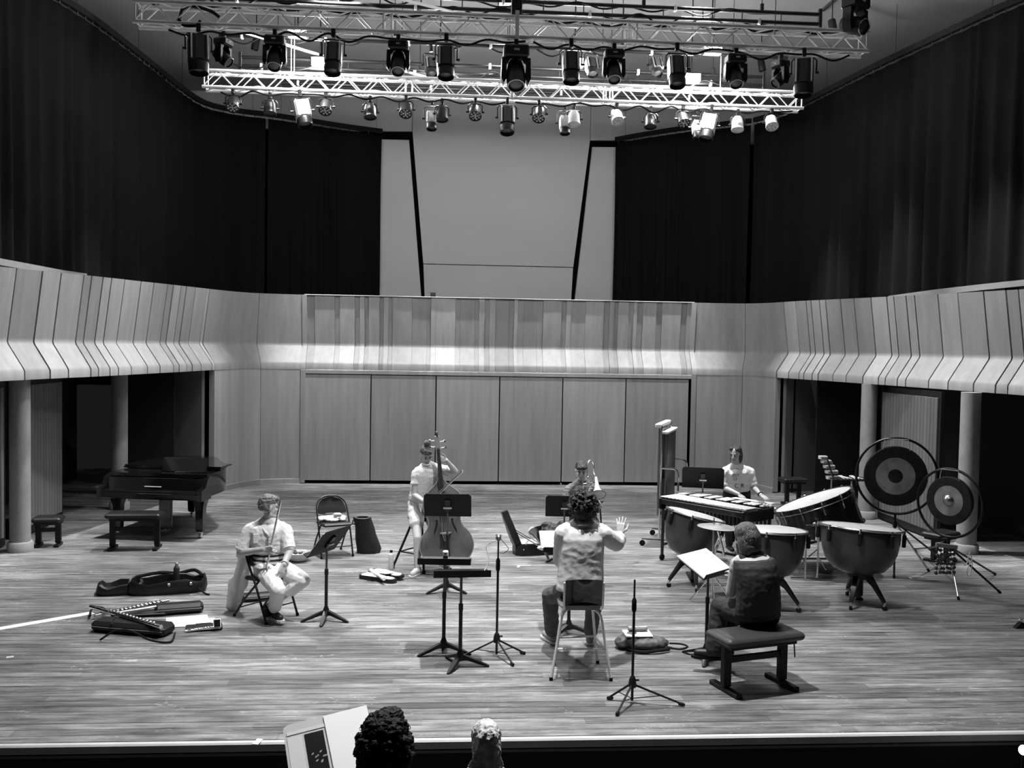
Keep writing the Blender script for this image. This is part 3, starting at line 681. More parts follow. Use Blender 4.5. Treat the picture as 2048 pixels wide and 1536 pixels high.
# ------------------------------------------------------------------ music stands, chairs, small things on the stage
def U(deg): a = math.radians(deg); return V((math.cos(a), math.sin(a), 0))
def music_stand(base, ztop, face, tilt, lab, w=.50, h=.33, legs=None, desk_off=0.0, wings=True, lip=.06, R3=.27):
    """orchestra stand: base with three bowed legs, pole in two tubes, flat desk with a lip. face: world angle the desk looks to; tilt from the vertical"""
    t = thing('music_stand', lab, 'music stand', base, 0, 'black orchestra music stands')
    legs = legs or [face, face+120, face-120]
    for a in legs:
        d = U(a); n = V((-d.y, d.x, 0)); rg = []
        for s_, zc, hw, hh in ((.0, .085, .020, .032), (.07, .075, .028, .016), (.16, .045, .026, .012), (R3-.03, .018, .020, .010), (R3, .008, .012, .007)):
            c = d*s_+V((0, 0, zc)); rg.append([c-n*hw+V((0, 0, -hh)), c+n*hw+V((0, 0, -hh)), c+n*hw*.75+V((0, 0, hh)), c-n*hw*.75+V((0, 0, hh))])
        MB().loft(rg).build('leg', 'black_metal', t)
    zm = .10+(ztop-.10)*.62
    MB().lathe([(.034, .05), (.034, .11), (.022, .14), (.019, .15)], n=14).build('hub', 'black_metal', t)
    MB().cyl((0, 0, .10), (0, 0, zm), .0175, n=12).build('lower_tube', 'black_metal', t)
    MB().cyl((0, 0, zm), (0, 0, ztop-.03), .0125, n=10).build('upper_tube', mat('dull_steel', .12, .35, .6), t)
    MB().cyl((0, 0, zm-.05), (0, 0, zm+.012), .021, n=12).build('clutch', 'black_metal', t)
    f = U(face); ww = V((-f.y, f.x, 0)); tl = math.radians(tilt)
    up = -f*math.sin(tl)+V((0, 0, math.cos(tl))); nn = f*math.cos(tl)+V((0, 0, math.sin(tl)))
    R = Matrix((ww, up, nn)).transposed()
    c = V((0, 0, ztop))+up*(desk_off)
    pl = [(-w/2, -h/2), (w/2, -h/2), (w/2, h/2-.03), (w/2-.03, h/2), (-w/2+.03, h/2), (-w/2, h/2-.03)]
    M = R.to_4x4(); M.translation = c
    dk = MB().prism(pl, -.003, .003, M).build('desk', mat('desk_black', .007, .6, spec=.25), t, False)
    MB().box(c+R @ V((0, -h/2, lip/2)), (w, .006, lip), R).build('desk_lip', 'desk_black', dk, False)
    MB().box(c+R @ V((0, 0, -.014)), (.07, .16, .022), R, .004).build('desk_bracket', 'black_metal', dk)
    MB().cyl(c+R @ V((-.05, -.02, -.03)), c+R @ V((.05, -.02, -.03)), .014, n=8).build('tilt_knob', 'steel', dk)
    t_R, t_c = R, c
    return t, (lambda q: V(base)+t_c+t_R @ V(q)), R
def flat_obj(nm, poly, th, M, mt, lab, cat, grp=None):
    ctr = M.translation.copy(); M2 = M.copy(); M2.translation = V((0, 0, 0))
    o = MB().prism(poly, 0, th, M2).build(nm, mt, None, False); o.location = ctr; return tag(o, lab, cat, grp)
def rect(w, h): return [(-w/2, -h/2), (w/2, -h/2), (w/2, h/2), (-w/2, h/2)]
def book(at, R, w, h, lab, gap=.012, cat='score', mt='white_paper'):
    """open score: two pages in a shallow V with a spine"""
    t = thing('open_score', lab, cat, at); R4 = R.to_4x4()
    for s in (-1, 1):
        vs = [(s*.002, -h/2), (s*w/2, -h/2), (s*w/2, h/2), (s*.002, h/2)]
        if s < 0: vs = vs[::-1]
        MB().prism(vs, .004, gap, R4).build('page_block', mt, t, False)
    MB().box(R @ V((0, 0, .002)), (w+.01, h+.01, .004), R).build('cover', 'grey_mid', t, False)
    return t

# -- flute player's stand, seen from behind and the side
st1, d1, R1 = music_stand(P(652, 1240), .80, 152, 38, 'music stand with a score beside the seated flute player', .50, .36, [200, 335, 265], .06)
book(d1((0, -.01, .004)), R1, .46, .31, 'open white score resting on the flute player stand')
# -- bass player's stand
st2, d2, R2 = music_stand(P(893, 1183), 1.02, 86, 28, 'music stand standing in front of the double bass', .56, .33, [208, 332, 90], .02)
sc = book(d2((0, 0, .004)), R2, .44, .30, 'open score on the stand in front of the double bass')
# -- two flat desks near the conductor
st3, d3, R3_ = music_stand(P(887, 1306), .875, 266, 91, 'taller flat music stand holding a small metronome', .50, .33, [205, 345, 90], .05, lip=.055)
st4, d4, R4_ = music_stand(P(920, 1331), .845, 273, 91, 'flat music stand nearest the stage edge with white cable on it', .52, .34, [245, 350, 118], .05, lip=.06)
m_ = thing('metronome', 'small white box with a dark front on the flat stand', 'metronome', d3((.0, .05, .004)))
MB().box((0, 0, .045), (.055, .05, .085), bev=.01).build('case', 'white_plastic', m_); MB().box((0, -.026, .03), (.045, .006, .03), bev=.002).build('dial', 'black_paint', m_); MB().box((0, -.026, .065), (.03, .005, .012)).build('speaker_slot', 'grey_dark', m_)
o = flat_obj('thin_folder', rect(.46, .2), .006, (lambda M: (setattr(M, 'translation', d3((0, .06, .004))), M)[1])(R3_.to_4x4()), 'grey_dark', 'dark grey folder under the metronome', 'folder')
cl = [d4((.0, -.04, .012)), d4((.03, -.02, .02)), d4((.06, -.05, .014)), d4((.02, -.06, .016)), d4((.05, -.03, .012)), d4((.12, .0, .012)), d4((.19, .04, .010)), d4((.23, .08, .012)), P(978, 1118, .95), P(972, 1096, 1.05), P(980, 1086, 1.10), P(993, 1081, 1.14)]
cable([V(q) for q in cl], .004, 'thin white cable from the flat stand up to the microphone', 'white_plastic')
# -- conductor's stand with an open book
st5, d5, R5 = music_stand(P(1137, 1268), .93, 270, 66, 'conductor music stand in front of the tall stool', .58, .36, [222, 345, 100], .04)
bk = book(d5((-.05, .02, .004)), R5, .50, .30, 'open book with grey lines on the conductor stand')
for i in range(2): MB().box(R5 @ V((-.20, .115-.03*i, .0128)), (.11, .012, .001), R5).build('text_block', 'print_grey', bk, False)
MB().prism([(.03*math.cos(k*PI/6), .035*math.sin(k*PI/6)) for k in range(12)], .0122, .0132, (lambda M: (setattr(M, 'translation', R5 @ V((-.10, -.07, 0))), M)[1])(R5.to_4x4())).build('picture', 'grey_mid', bk, False)
# -- trombone player's stand
st6, d6, R6 = music_stand(P(1127, 1122), .74, 84, 25, 'music stand in front of the trombone player', .52, .34, [200, 330, 90], .02)
# -- woman's stand with open score
st7, d7, R7 = music_stand(P(1412, 1318), .88, -48, 62, 'music stand with bright pages beside the padded bench', .52, .34, [250, 10, 130], .04)
bk7 = book(d7((0, .01, .004)), R7, .50, .34, 'bright open score on the stand beside the padded bench')
# -- percussion player's stand
st8, d8, R8 = music_stand(P(1402, 1115), 1.13, 75, 25, 'music stand behind the vibraphone bars', .58, .34, None, .0)

# -- straight microphone stands
def mic_stand(base, z, lab, legs, mic=False):
    t = thing('microphone_stand', lab, 'mic stand', base, 0, 'straight black microphone stands')
    MB().cyl((0, 0, .02), (0, 0, z*.80), .0115, n=10).build('lower_tube', 'black_metal', t); MB().cyl((0, 0, z*.78), (0, 0, z), .008, n=8).build('upper_tube', 'black_metal', t)
    MB().lathe([(.014, z*.74), (.020, z*.755), (.020, z*.83), (.012, z*.85)], n=12).build('clutch', 'rubber', t)
    h = MB().lathe([(.03, .13), (.036, .14), (.030, .19), (.018, .22), (.014, .225)], n=12).build('hub', 'black_metal', t)
    MB().cyl((.02, 0, .19), (.055, 0, .19), .009, n=8).build('hub_knob', 'black_metal', h)
    for a, L in legs:
        d = U(a); p0 = d*.02+V((0, 0, .15)); p1 = d*L+V((0, 0, .016))
        l = MB().cyl(p0, p1, .009, n=8).build('leg', 'black_metal', t); MB().cap(p1-d*.03+V((0, 0, .004)), p1, .0145, .0145, 8).build('rubber_foot', 'rubber', l)
        MB().cyl((0, 0, .035), p0.lerp(p1, .55), .004, n=6).build('strut', 'black_metal', t)
    return t
mic_stand(P(1264, 1405), 1.03, 'bare straight microphone stand with no microphone beside the bench', [(160, .20), (238, .34), (-14, .42)])
ms = mic_stand(P(993, 1312), 1.10, 'microphone stand with a small recorder beside the flat music stands', [(8, .27), (-66, .33), (190, .34)])
rc = thing('recorder', 'small pale sound recorder on top of the microphone stand', 'recorder', P(993, 1312)+V((0, 0, 1.10)))
MB().box((0, 0, .03), (.05, .07, .05), bev=.012).build('body', mat('rec_body', .25, .4), rc)
for s in (-1, 1): MB().cap((s*.014, -.03, .05), (s*.022, -.05, .065), .010, .010, 8).build('capsule', 'chrome', rc)
cable([P(993, 1312)+V((.02, 0, 1.12)), Q(1012, 1090, 9.3), Q(1017, 1098, 9.28), Q(1008, 1106, 9.28), P(993, 1312)+V((.015, -.012, .99))], .003, 'short black lead looped at the top of the microphone stand')

# -- folding chairs
def folding_chair(base, face, lab):
    """base: floor centre; face: angle the sitter looks to. local +Y is forward"""
    t = thing('folding_chair', lab, 'chair', base, math.radians(face-90), 'black folding chairs'); r = .0125; w = .22
    loop = [(-w, .27, .012), (-w, .12, .36), (-w+.005, -.02, .62), (-w+.03, -.08, .72), (-.11, -.11, .785), (0, -.115, .80), (.11, -.11, .785), (w-.03, -.08, .72), (w-.005, -.02, .62), (w, .12, .36), (w, .27, .012)]
    MB().tube(smoothpts(loop, 5), r, 8).build('back_frame', 'black_metal', t)
    rg = []
    for z, hw, y in ((.575, .195, -.005), (.60, .20, -.015), (.66, .19, -.045), (.72, .165, -.072), (.76, .12, -.09), (.785, .04, -.10)):
        rg.append([V((-hw, y-.012, z)), V((-hw*.5, y-.030, z)), V((0, y-.036, z)), V((hw*.5, y-.030, z)), V((hw, y-.012, z)), V((hw, y+.012, z)), V((hw*.5, y-.008, z-.012 if z < .6 else z)), V((0, y-.014, z-.02 if z < .6 else z)), V((-hw*.5, y-.008, z-.012 if z < .6 else z)), V((-hw, y+.012, z))])
    MB().loft(rg).build('backrest', 'black_leather', t, True, 60)
    MB().box((0, .10, .445), (.41, .40, .045), rot(.05), .02).build('seat', 'black_leather', t)
    for s in (-1, 1):
        l = MB().tube([(s*(w-.02), .14, .44), (s*(w-.02), -.08, .22), (s*(w-.02), -.245, .012)], r, 8).build('rear_leg', 'black_metal', t)
        MB().cyl((s*(w-.02), -.245, 0), (s*(w-.02), -.24, .03), .016, n=8).build('foot_cap', 'rubber', l)
        MB().cyl((s*w, .272, 0), (s*w, .265, .03), .016, n=8).build('foot_cap', 'rubber', t)
    MB().cyl((-w+.02, -.165, .11), (w-.02, -.165, .11), .007, n=6).build('stretcher', 'black_metal', t); MB().cyl((-w, .215, .14), (w, .215, .14), .007, n=6).build('stretcher', 'black_metal', t)
    return t
CH1 = V((-1.45, 13.62, 0)); folding_chair(CH1, -68, 'empty black folding chair with white cloths on its seat')
CHF = V((-1.83, 10.52, 0)); folding_chair(CHF, -38, 'black folding chair under the flute player')
CHT = V((Q(1170, 1050, 13.7).x, 13.7, 0)); folding_chair(CHT, -92, 'black folding chair under the trombone player')
# cloths and shoes on the empty chair
TMP = bpy.data.scenes.new('workbench')       # scratch scene: keeps modifier evaluation quick, removed at the end
def evaluated(o):
    vl = TMP.view_layers[0]; vl.update(); me = bpy.data.meshes.new_from_object(o.evaluated_get(vl.depsgraph)); bpy.data.objects.remove(o); return me
class Blob(MB):
    """closed shapes fused into one skin by a voxel remesh"""
    def skin(s, name, mt, parent=None, vox=.012, sm=4, nz=0.0, nsc=18.0, loc=None, dec=None):
        me = bpy.data.meshes.new(name); me.from_pydata(s.v, [], s.f); o = bpy.data.objects.new(name, me); TMP.collection.objects.link(o)
        md = o.modifiers.new('r', 'REMESH'); md.mode = 'VOXEL'; md.voxel_size = vox
        if sm: q = o.modifiers.new('s', 'SMOOTH'); q.factor = .5; q.iterations = sm
        if dec: q = o.modifiers.new('d', 'DECIMATE'); q.ratio = dec
        nm = evaluated(o); bpy.data.meshes.remove(me)
        nm.name = name; nm.materials.clear(); nm.materials.append(MATS[mt] if isinstance(mt, str) else mt)
        if nz:
            n_ = len(nm.vertices); co = np.empty(n_*3, 'f'); no = np.empty(n_*3, 'f'); nm.vertices.foreach_get('co', co); nm.vertices.foreach_get('normal', no); cc = co.reshape(-1, 3)
            k = np.array([.55-1.5*abs(noise.noise((x*nsc*.8, y*nsc*.8, z*nsc*1.25)))+.4*noise.noise((x*nsc*2.3, y*nsc*2.3, z*nsc*2.3)) for x, y, z in cc.tolist()], 'f')*nz
            nm.vertices.foreach_set('co', (cc+no.reshape(-1, 3)*k[:, None]).ravel())
        nm.shade_smooth(); nm.update()
        return put(name, nm, parent, loc)
def lump(nm, c, prims, mt, lab, cat, vox=.012, sm=4, nz=.006, grp=None, nsc=22):
    b = Blob(); c = V(c)
    for p in prims: b.ell(p[0], p[1], None, 14, 10)
    o = b.skin(nm, mt, None, vox, sm, nz, nsc, c); return tag(o, lab, cat, grp)
sz = .472
lump('folded_cloth', CH1+V((-.07, .02, sz)), [((0, 0, .03), (.16, .14, .04)), ((-.04, .08, .07), (.10, .07, .06)), ((.08, -.1, .02), (.09, .08, .025)), ((-.08, -.06, .03), (.07, .09, .04))], mat('cloth_white', .72, .9), 'crumpled white cloth on the empty folding chair', 'cloth', .01, 3, .012)
lump('rolled_sock', CH1+V((.07, -.06, sz+.05)), [((0, 0, .035), (.055, .035, .03)), ((.03, .01, .035), (.04, .03, .03))], mat('cloth_grey', .42, .9), 'grey rolled cloth on top of the white cloth', 'cloth', .008)
lump('cloth_bundle', CH1+V((.12, .06, sz)), [((0, 0, .03), (.07, .10, .035)), ((.02, -.1, .02), (.05, .05, .022))], 'cloth_white', 'small white bundle at the edge of the empty chair seat', 'cloth', .009, 3, .008)
# black tote bag leaning beside the chair
bg = thing('tote_bag', 'tall black tote bag standing open beside the empty folding chair', 'bag', P(733, 1105))
rg = []
for z, w_, d_, ox in ((0.0, .16, .10, .03), (.06, .17, .11, .03), (.2, .155, .10, .0), (.36, .13, .09, -.03), (.48, .125, .085, -.06), (.50, .125, .085, -.062)):
    rg.append([V((ox+w_*math.cos(k*PI/10)*(1+.06*math.sin(k*3+z*20)), d_*math.sin(k*PI/10)*(1+.08*math.sin(k*2.3+z*14)), z)) for k in range(20)])
for z, w_, d_, ox in ((.50, .115, .076, -.062), (.30, .11, .07, -.02)):
    rg.append([V((ox+w_*math.cos(k*PI/10), d_*math.sin(k*PI/10), z)) for k in range(20)])
MB().loft(rg).build('sack', mat('bag_cloth', .010, .6, bump=.4, bscale=14), bg)
MB().tube(smoothpts([(-.17, -.06, .49), (-.19, -.09, .44), (-.16, -.11, .42), (-.12, -.10, .47)], 4), .008, 6).build('handle', 'black_fabric', bg)
MB().torus((-.062, 0, .495), .10, .008, (0, 0, 1), 24, 6).build('rim', mat('bag_rim', .12, .6), bg)
# bowl of small things under the stand
bw = thing('bowl', 'pale round bowl filled with small wrapped things near the flute player', 'bowl', P(597, 1122))
MB().lathe([(.06, .0), (.10, .015), (.15, .07), (.17, .12), (.163, .12), (.14, .07), (.05, .03)], n=28).build('shell', 'off_white', bw)
for k in range(11):
    a = k*2.4; r_ = .03+.09*((k*7 % 11)/11)
    o = lump('wrapped_sweet', P(597, 1122)+V((r_*math.cos(a), r_*math.sin(a), .09+.012*(k % 3))), [((0, 0, .02), (.03, .022, .02)), ((.028, 0, .02), (.014, .018, .008))], ('cloth_white', 'grey_dark', 'cloth_grey')[k % 3], 'small %s wrapped thing in the pale bowl' % ('white', 'dark', 'grey')[k % 3], 'wrapped sweet', .006, 1, 0, 'things in the bowl')
# white bottle
def bottle(p, lab, h=.24, r=.036, mt='white_plastic', cap_='black_paint', rz=0):
    t = thing('bottle', lab, 'bottle', p); MB().lathe([(r*.9, 0), (r, .01), (r, h*.74), (r*.85, h*.80), (r*.45, h*.86), (r*.45, h*.9)], n=20).build('body', mt, t)
    MB().lathe([(r*.55, h*.88), (r*.55, h*.98), (r*.4, h)], n=16).build('cap', cap_, t); return t
bottle(P(782, 1138), 'white drinking bottle with black cap standing beside the bass player', .25, .034)
# open small horn-shaped case with tubes
cs = thing('instrument_case', 'small open shaped instrument case with white lining beside the white bottle', 'case', P(757, 1160), math.radians(-35))
out = [(-.26, .05), (-.24, .09), (-.10, .10), (.05, .06), (.22, .05), (.27, .02), (.27, -.05), (.22, -.08), (.05, -.07), (-.22, -.10), (-.26, -.06)]
MB().prism(out, .0, .05).build('lower_shell', 'black_leather', cs); MB().prism([(x*.9, y*.86) for x, y in out], .045, .054).build('lining', 'white_paper', cs, False)
M = Matrix.Translation((0, .17, .03)) @ Matrix.Rotation(.12, 4, 'X')
MB().prism([(x*.95, y*1.0) for x, y in out], .0, .035, M).build('lid', 'black_leather', cs); MB().prism([(x*.84, y*.8) for x, y in out], .033, .039, M).build('lid_lining', 'off_white', cs, False)
for yy in (-.13,): MB().tube([(-.06, yy+.02, .02), (-.06, yy-.02, .02), (.04, yy-.02, .02), (.04, yy+.02, .02)], .006, 6).build('handle', 'black_paint', cs)
def lying_tube(p, q, r, nm, lab, mt, cat, rings=0):
    t = thing(nm, lab, cat, p); MB().cyl((0, 0, 0), V(q)-V(p), r, n=12).build('tube', mt, t)
    for k in range(rings):
        c = (V(q)-V(p))*((k+.6)/rings); MB().ell(c+V((0, 0, r)), (r*.8, r*.8, r*.5), None, 8, 5).build('key', 'chrome', t)
    return t
lying_tube(P(742, 1140, .075), P(768, 1158, .075), .022, 'paper_roll', 'white rolled paper lying in the small open case', 'white_paper', 'paper roll')
lying_tube(P(772, 1150, .07), P(790, 1148, .05), .014, 'strap_roll', 'black strap curling out of the small open case', 'black_fabric', 'strap')

# -- flute cases on the floor
def soft_case(p, rz, L, W, hh, lab, nm='flute_case', mt='black_leather', lid=False):
    t = thing(nm, lab, 'case', p, rz); MB().box((0, 0, hh/2+.001), (L, W, hh), None, min(hh, W)*.3).build('shell', mt, t)
    MB().torus((0, 0, hh*.55), .01, .001, (0, 0, 1), 6, 4).build('zip_pull', 'steel', t)
    z = MB().tube([(-L/2+.02, -W/2-.002, hh*.55), (L/2-.02, -W/2-.002, hh*.55)], .004, 5).build('zip', 'grey_mid', t)
    MB().tube(smoothpts([(-L*.2, W/2, hh*.7), (-L*.18, W/2+.05, hh*.5), (L*.18, W/2+.05, hh*.5), (L*.2, W/2, hh*.7)], 4), .008, 6).build('handle', 'black_fabric', t); return t
# big open gig bag
gb = thing('open_bag', 'large open black instrument bag with raised soft sides on the floor', 'bag', P(335, 1182), math.radians(14))
rg = []; 
def ringb(w, d, z, k=20): return [V((w*math.copysign(abs(math.cos(2*PI*i/k))**.6, math.cos(2*PI*i/k)), d*math.copysign(abs(math.sin(2*PI*i/k))**.6, math.sin(2*PI*i/k)), z+(.025*math.sin(i*1.7) if z > .08 else 0))) for i in range(k)]
MB().loft([ringb(.42, .19, 0), ringb(.45, .21, .05), ringb(.44, .20, .13), ringb(.43, .19, .15), ringb(.41, .175, .14), ringb(.39, .16, .04)]).build('tub', 'black_leather', gb)
MB().loft([ringb(.24, .15, .0), ringb(.26, .17, .04), ringb(.25, .16, .10), ringb(.22, .14, .11), ringb(.20, .12, .05)]).build('end_pocket', 'black_leather', gb).location = (-.52, .06, 0)
MB().tube(smoothpts([(.40, .10, .13), (.30, .19, .19), (.12, .20, .16), (-.1, .19, .18), (-.36, .15, .15)], 4), .02, 6).build('folded_flap', 'black_fabric', gb)
for x in (.02, .26): MB().box((x, -.205, .12), (.03, .02, .035), None, .005).build('buckle', 'steel', gb)
MB().tube(smoothpts([(.34, -.2, .06), (.42, -.28, .012), (.46, -.33, .012)], 4), .011, 6).build('strap', 'black_fabric', gb)
bottle(P(353, 1172, .04), 'dark bottle with a shiny cap standing in the open black bag', .28, .036, mat('dark_bottle', .03, .4), 'steel')
b = P(270, 1262)
soft_case(P(266, 1264), math.radians(-16), .82, .24, .11, 'long black padded flute bag with loose straps lying in front')
soft_case(P(358, 1226), math.radians(16), .50, .17, .11, 'glossy rounded black case lying behind the white sheets')
soft_case(P(285, 1232), math.radians(10), .5, .12, .06, 'black flute case under the long silver flute')
soft_case(P(408, 1258), math.radians(14), .36, .17, .035, 'flat black case holding a telephone at the end of the flute pile')
soft_case(P(515, 1200), math.radians(18), .36, .16, .08, 'small black bag under the flute player chair', 'shoulder_bag')
cable([P(180, 1232, .03), P(184, 1218, .05), P(205, 1216, .06), P(228, 1236, .10), P(222, 1250, .10)], .012, 'black carrying strap looping at the end of the padded flute bag', 'black_fabric', 'strap')
cable([P(200, 1280, .015), P(230, 1262, .10), P(262, 1262, .13), P(300, 1280, .03), P(340, 1284, .015), P(350, 1266, .03)], .010, 'long black shoulder strap lying across the padded flute bag', 'black_fabric', 'strap')
def flute(p, q, r, lab, n=14):
    t = thing('flute', lab, 'flute', p); d = V(q)-V(p); MB().cyl((0, 0, 0), d, r, n=12).build('tube', 'chrome', t)
    for k in range(n):
        c = d*(.28+.66*k/n); kk = MB().lathe([(r*.95, r*.9), (r*.95, r*1.35), (r*.6, r*1.5)], c, (0, -.2, 1), 8).build('key', 'chrome', t)
    MB().lathe([(r*1.15, -.008), (r*1.25, .02), (r*1.1, .05)], d*.22, d, 12).build('joint', 'steel', t)
    MB().box(d*.09+V((0, 0, r)), (.05, .024, .012), None, .004).build('lip_plate', 'chrome', t); MB().cyl(-d.normalized()*.012, (0, 0, 0), r*1.1, n=12).build('crown', 'chrome', t); return t
flute(P(183, 1214, .125), P(322, 1254, .125), .022, 'thick silver alto flute lying across the black bags')
flute(P(190, 1232, .03), P(338, 1201, .10), .018, 'slim silver flute lying behind the thick flute', 12)
lying_tube(P(228, 1226, .09), P(322, 1212, .09), .010, 'flute_rod', 'plain bright rod lying beside the slim flute', 'chrome', 'rod')
flute(P(372, 1262, .055), P(428, 1254, .05), .010, 'short silver piccolo lying on the flat case', 8)
ph = thing('telephone', 'telephone with dark screen leaning at the end of the flat case', 'telephone', P(434, 1255, .036), .3)
MB().box((0, 0, .045), (.075, .012, .09), rot(-.6), .004).build('body', 'white_plastic', ph); MB().box((0, -.0075, .046), (.062, .002, .075), rot(-.6)).build('screen', 'black_gloss', ph)
for k, (x, y, z, rz) in enumerate(((375, 1240, .002, .3), (385, 1245, .006, .1))):
    M = Matrix.Translation(P(x, y, z)) @ Matrix.Rotation(rz, 4, 'Z'); flat_obj('paper_sheet', rect(.42, .29), .002, M, 'white_paper', ('white paper sheet sticking out under the glossy case', 'second white sheet lying on the first beside the flat case')[k], 'paper')
# strip of white tape on the boards
a, b_ = P(-30, 1263), P(186, 1226); d = (b_-a); M = Matrix.Translation((a+b_)/2+V((0, 0, .0012))) @ Matrix.Rotation(math.atan2(d.y, d.x), 4, 'Z')
flat_obj('floor_strip', rect(d.length, .11), .004, M, 'white_paper', 'broad white strip lying on the boards beside the flute bags', 'strip')
# small white floor marks
def mark(px, py, L, w_, rz, lab):
    M = Matrix.Translation(P(px, py, .0012)) @ Matrix.Rotation(math.radians(rz), 4, 'Z'); flat_obj('tape_mark', rect(L, w_), .0012, M, 'off_white', lab, 'tape mark', 'bits of white tape on the boards')
for i, (x, y, L, w_, rz, lab) in enumerate(((1835, 1153, .16, .022, -4, 'white tape corner on the boards between the gongs and the big timpani'), (1821, 1156, .10, .022, 80, 'short end of the white tape corner between gongs and timpani'), (1048, 1131, .18, .03, 2, 'white tape piece on the boards behind the conductor stand'), (1037, 1133, .10, .03, 75, 'short end of the white tape piece behind the conductor stand'),
        (1040, 1203, .22, .014, 3, 'thin white tape line beside the microphone stand'), (20, 1314, .06, .05, 20, 'small white tape square near the stage edge'), (1990, 1110, .2, .018, 20, 'white tape line under the gong stand'), (905, 1135, .2, .02, 0, 'white tape line under the double bass'))): mark(x, y, L, w_, rz, lab)
o = MB().box((0, 0, 0), (.045, .10, .01), rot(0, 0, -.2), .002).build('edge_tape', 'white_paper'); o.location = P(516, 1483)+V((0, -.02, .005)); tag(o, 'white tape tab stuck over the stage edge', 'tape')
o = thing('door_wedge', 'small black wedge lying near the right side of the stage', 'wedge', P(2037, 1256)); MB().prism([(-.05, 0), (.05, 0), (.05, .06), (.02, .07)], -.03, .03, Matrix.Rotation(PI/2, 4, 'X')).build('block', 'rubber', o)
MB().torus((.02, 0, .075), .02, .005, (0, 1, 0), 14, 6).build('ring', 'steel', o)

# -- conductor's tall stool
tc = thing('tall_stool', 'tall metal stool with a black plastic back under the conductor', 'stool', P(1155, 1343))
bx = lambda x, y: P(x, y)-V(tc.location)
F1, F2, B1, B2 = bx(1102, 1361), bx(1222, 1362), bx(1108, 1331), bx(1195, 1327)
F1.z = F2.z = B1.z = B2.z = .0
ctr = (F1+F2+B1+B2)/4
for p in (F1, F2, B1, B2):
    q = p.lerp(ctr, .38); q.z = .60; pp = p.copy(); pp.z = .012
    mid = pp.lerp(q, .92)
    MB().tube(smoothpts([pp, pp.lerp(q, .5), mid, q.lerp(ctr+V((0, 0, .62)), .35)], 5), .0125, 8).build('leg', 'alu', tc); MB().cyl(p+V((0, 0, .0)), p+V((0, 0, .03)), .016, n=8).build('foot_cap', 'rubber', tc)
lv = [p.lerp(ctr, .38*.45)+V((0, 0, .27)) for p in (F1, F2, B2, B1)]
for i in range(4):
    MB().cyl(lv[i], lv[(i+1) % 4], .010, n=8).build('foot_ring_bar', 'alu', tc)
cx, cy = ctr.x, ctr.y
rg = []
for y, z, hw in ((cy+.20, .625, .16), (cy+.10, .632, .195), (cy-.05, .625, .20), (cy-.16, .630, .19)):
    rg.append([V((cx+hw*math.sin(u), y, z+.02*(abs(math.sin(u))**3))) for u in [(-1+2*k/8)*PI/2 for k in range(9)]]+[V((cx+hw*math.sin(u), y, z-.014+.02*(abs(math.sin(u))**3))) for u in [(1-2*k/8)*PI/2 for k in range(9)]])
MB().loft(rg).build('seat', mat('ply', .14, .45), tc, True, 60)
rg = []
for z, yy, hw in ((.66, cy-.205, .165), (.70, cy-.215, .17), (.80, cy-.235, .172), (.88, cy-.25, .168), (.90, cy-.253, .160)):
    rg.append([V((cx+hw*u, yy-.035*(u*u)+.035, z)) for u in [-1+2*k/8 for k in range(9)]]+[V((cx+hw*u, yy-.035*(u*u)+.048, z)) for u in [1-2*k/8 for k in range(9)]])
MB().loft(rg).build('backrest', 'black_gloss', tc, True, 60)
for s in (-1, 1): MB().tube(smoothpts([(cx+s*.165, cy-.10, .61), (cx+s*.172, cy-.20, .64), (cx+s*.172, cy-.225, .72), (cx+s*.172, cy-.245, .88)], 4), .010, 8).build('back_post', 'alu', tc)
MB().box((cx, cy-.19, .645), (.31, .012, .05), rot(.3), .004).build('lumbar_rail', 'ply', tc)

# -- padded bench
def bench(p, rz, lab, L=.78, W=.36, hz=.50, mt='grey_leather', legx=.29, fl=.42, lever=True, nm='padded_bench'):
    t = thing(nm, lab, 'bench', p, rz)
    b = Blob(); b.box((0, 0, hz-.035), (L, W, .075), None, .03); b.box((0, 0, hz-.005), (L*.82, W*.7, .03), None, .014); b.skin('seat_pad', mt, t, .011, 6)
    MB().box((0, 0, hz-.085), (L*.84, W*.72, .04), None, .005).build('seat_frame', 'black_paint', t)
    for s in (-1, 1):
        MB().box((s*legx, 0, hz*.5-.02), (.075, .06, hz-.13), None, .004).build('leg', 'black_paint', t); MB().box((s*legx, 0, hz*.72), (.055, .045, hz*.4), None, .004).build('leg_sleeve', 'black_metal', t)
        f = MB().box((s*legx, 0, .022), (.065, fl, .035), None, .006).build('foot_bar', 'black_paint', t)
        for e in (-1, 1): MB().box((s*legx, e*(fl/2-.02), .0065), (.06, .04, .013), None, .003).build('foot_pad', 'rubber', f)
    MB().box((0, 0, hz*.55), (legx*2-.05, .035, .055), None, .004).build('stretcher', 'black_paint', t)
    if lever: MB().cyl((legx+.06, -.08, hz-.10), (legx+.065, -.09, hz-.24), .006, n=8).build('height_lever', 'black_metal', t)
    return t
bc = (P(1418, 1367)+P(1475, 1400)+P(1537, 1350)+P(1600, 1385))/4
bench(bc, math.radians(17), 'dark padded piano bench under the seated woman', .80, .40, .50)
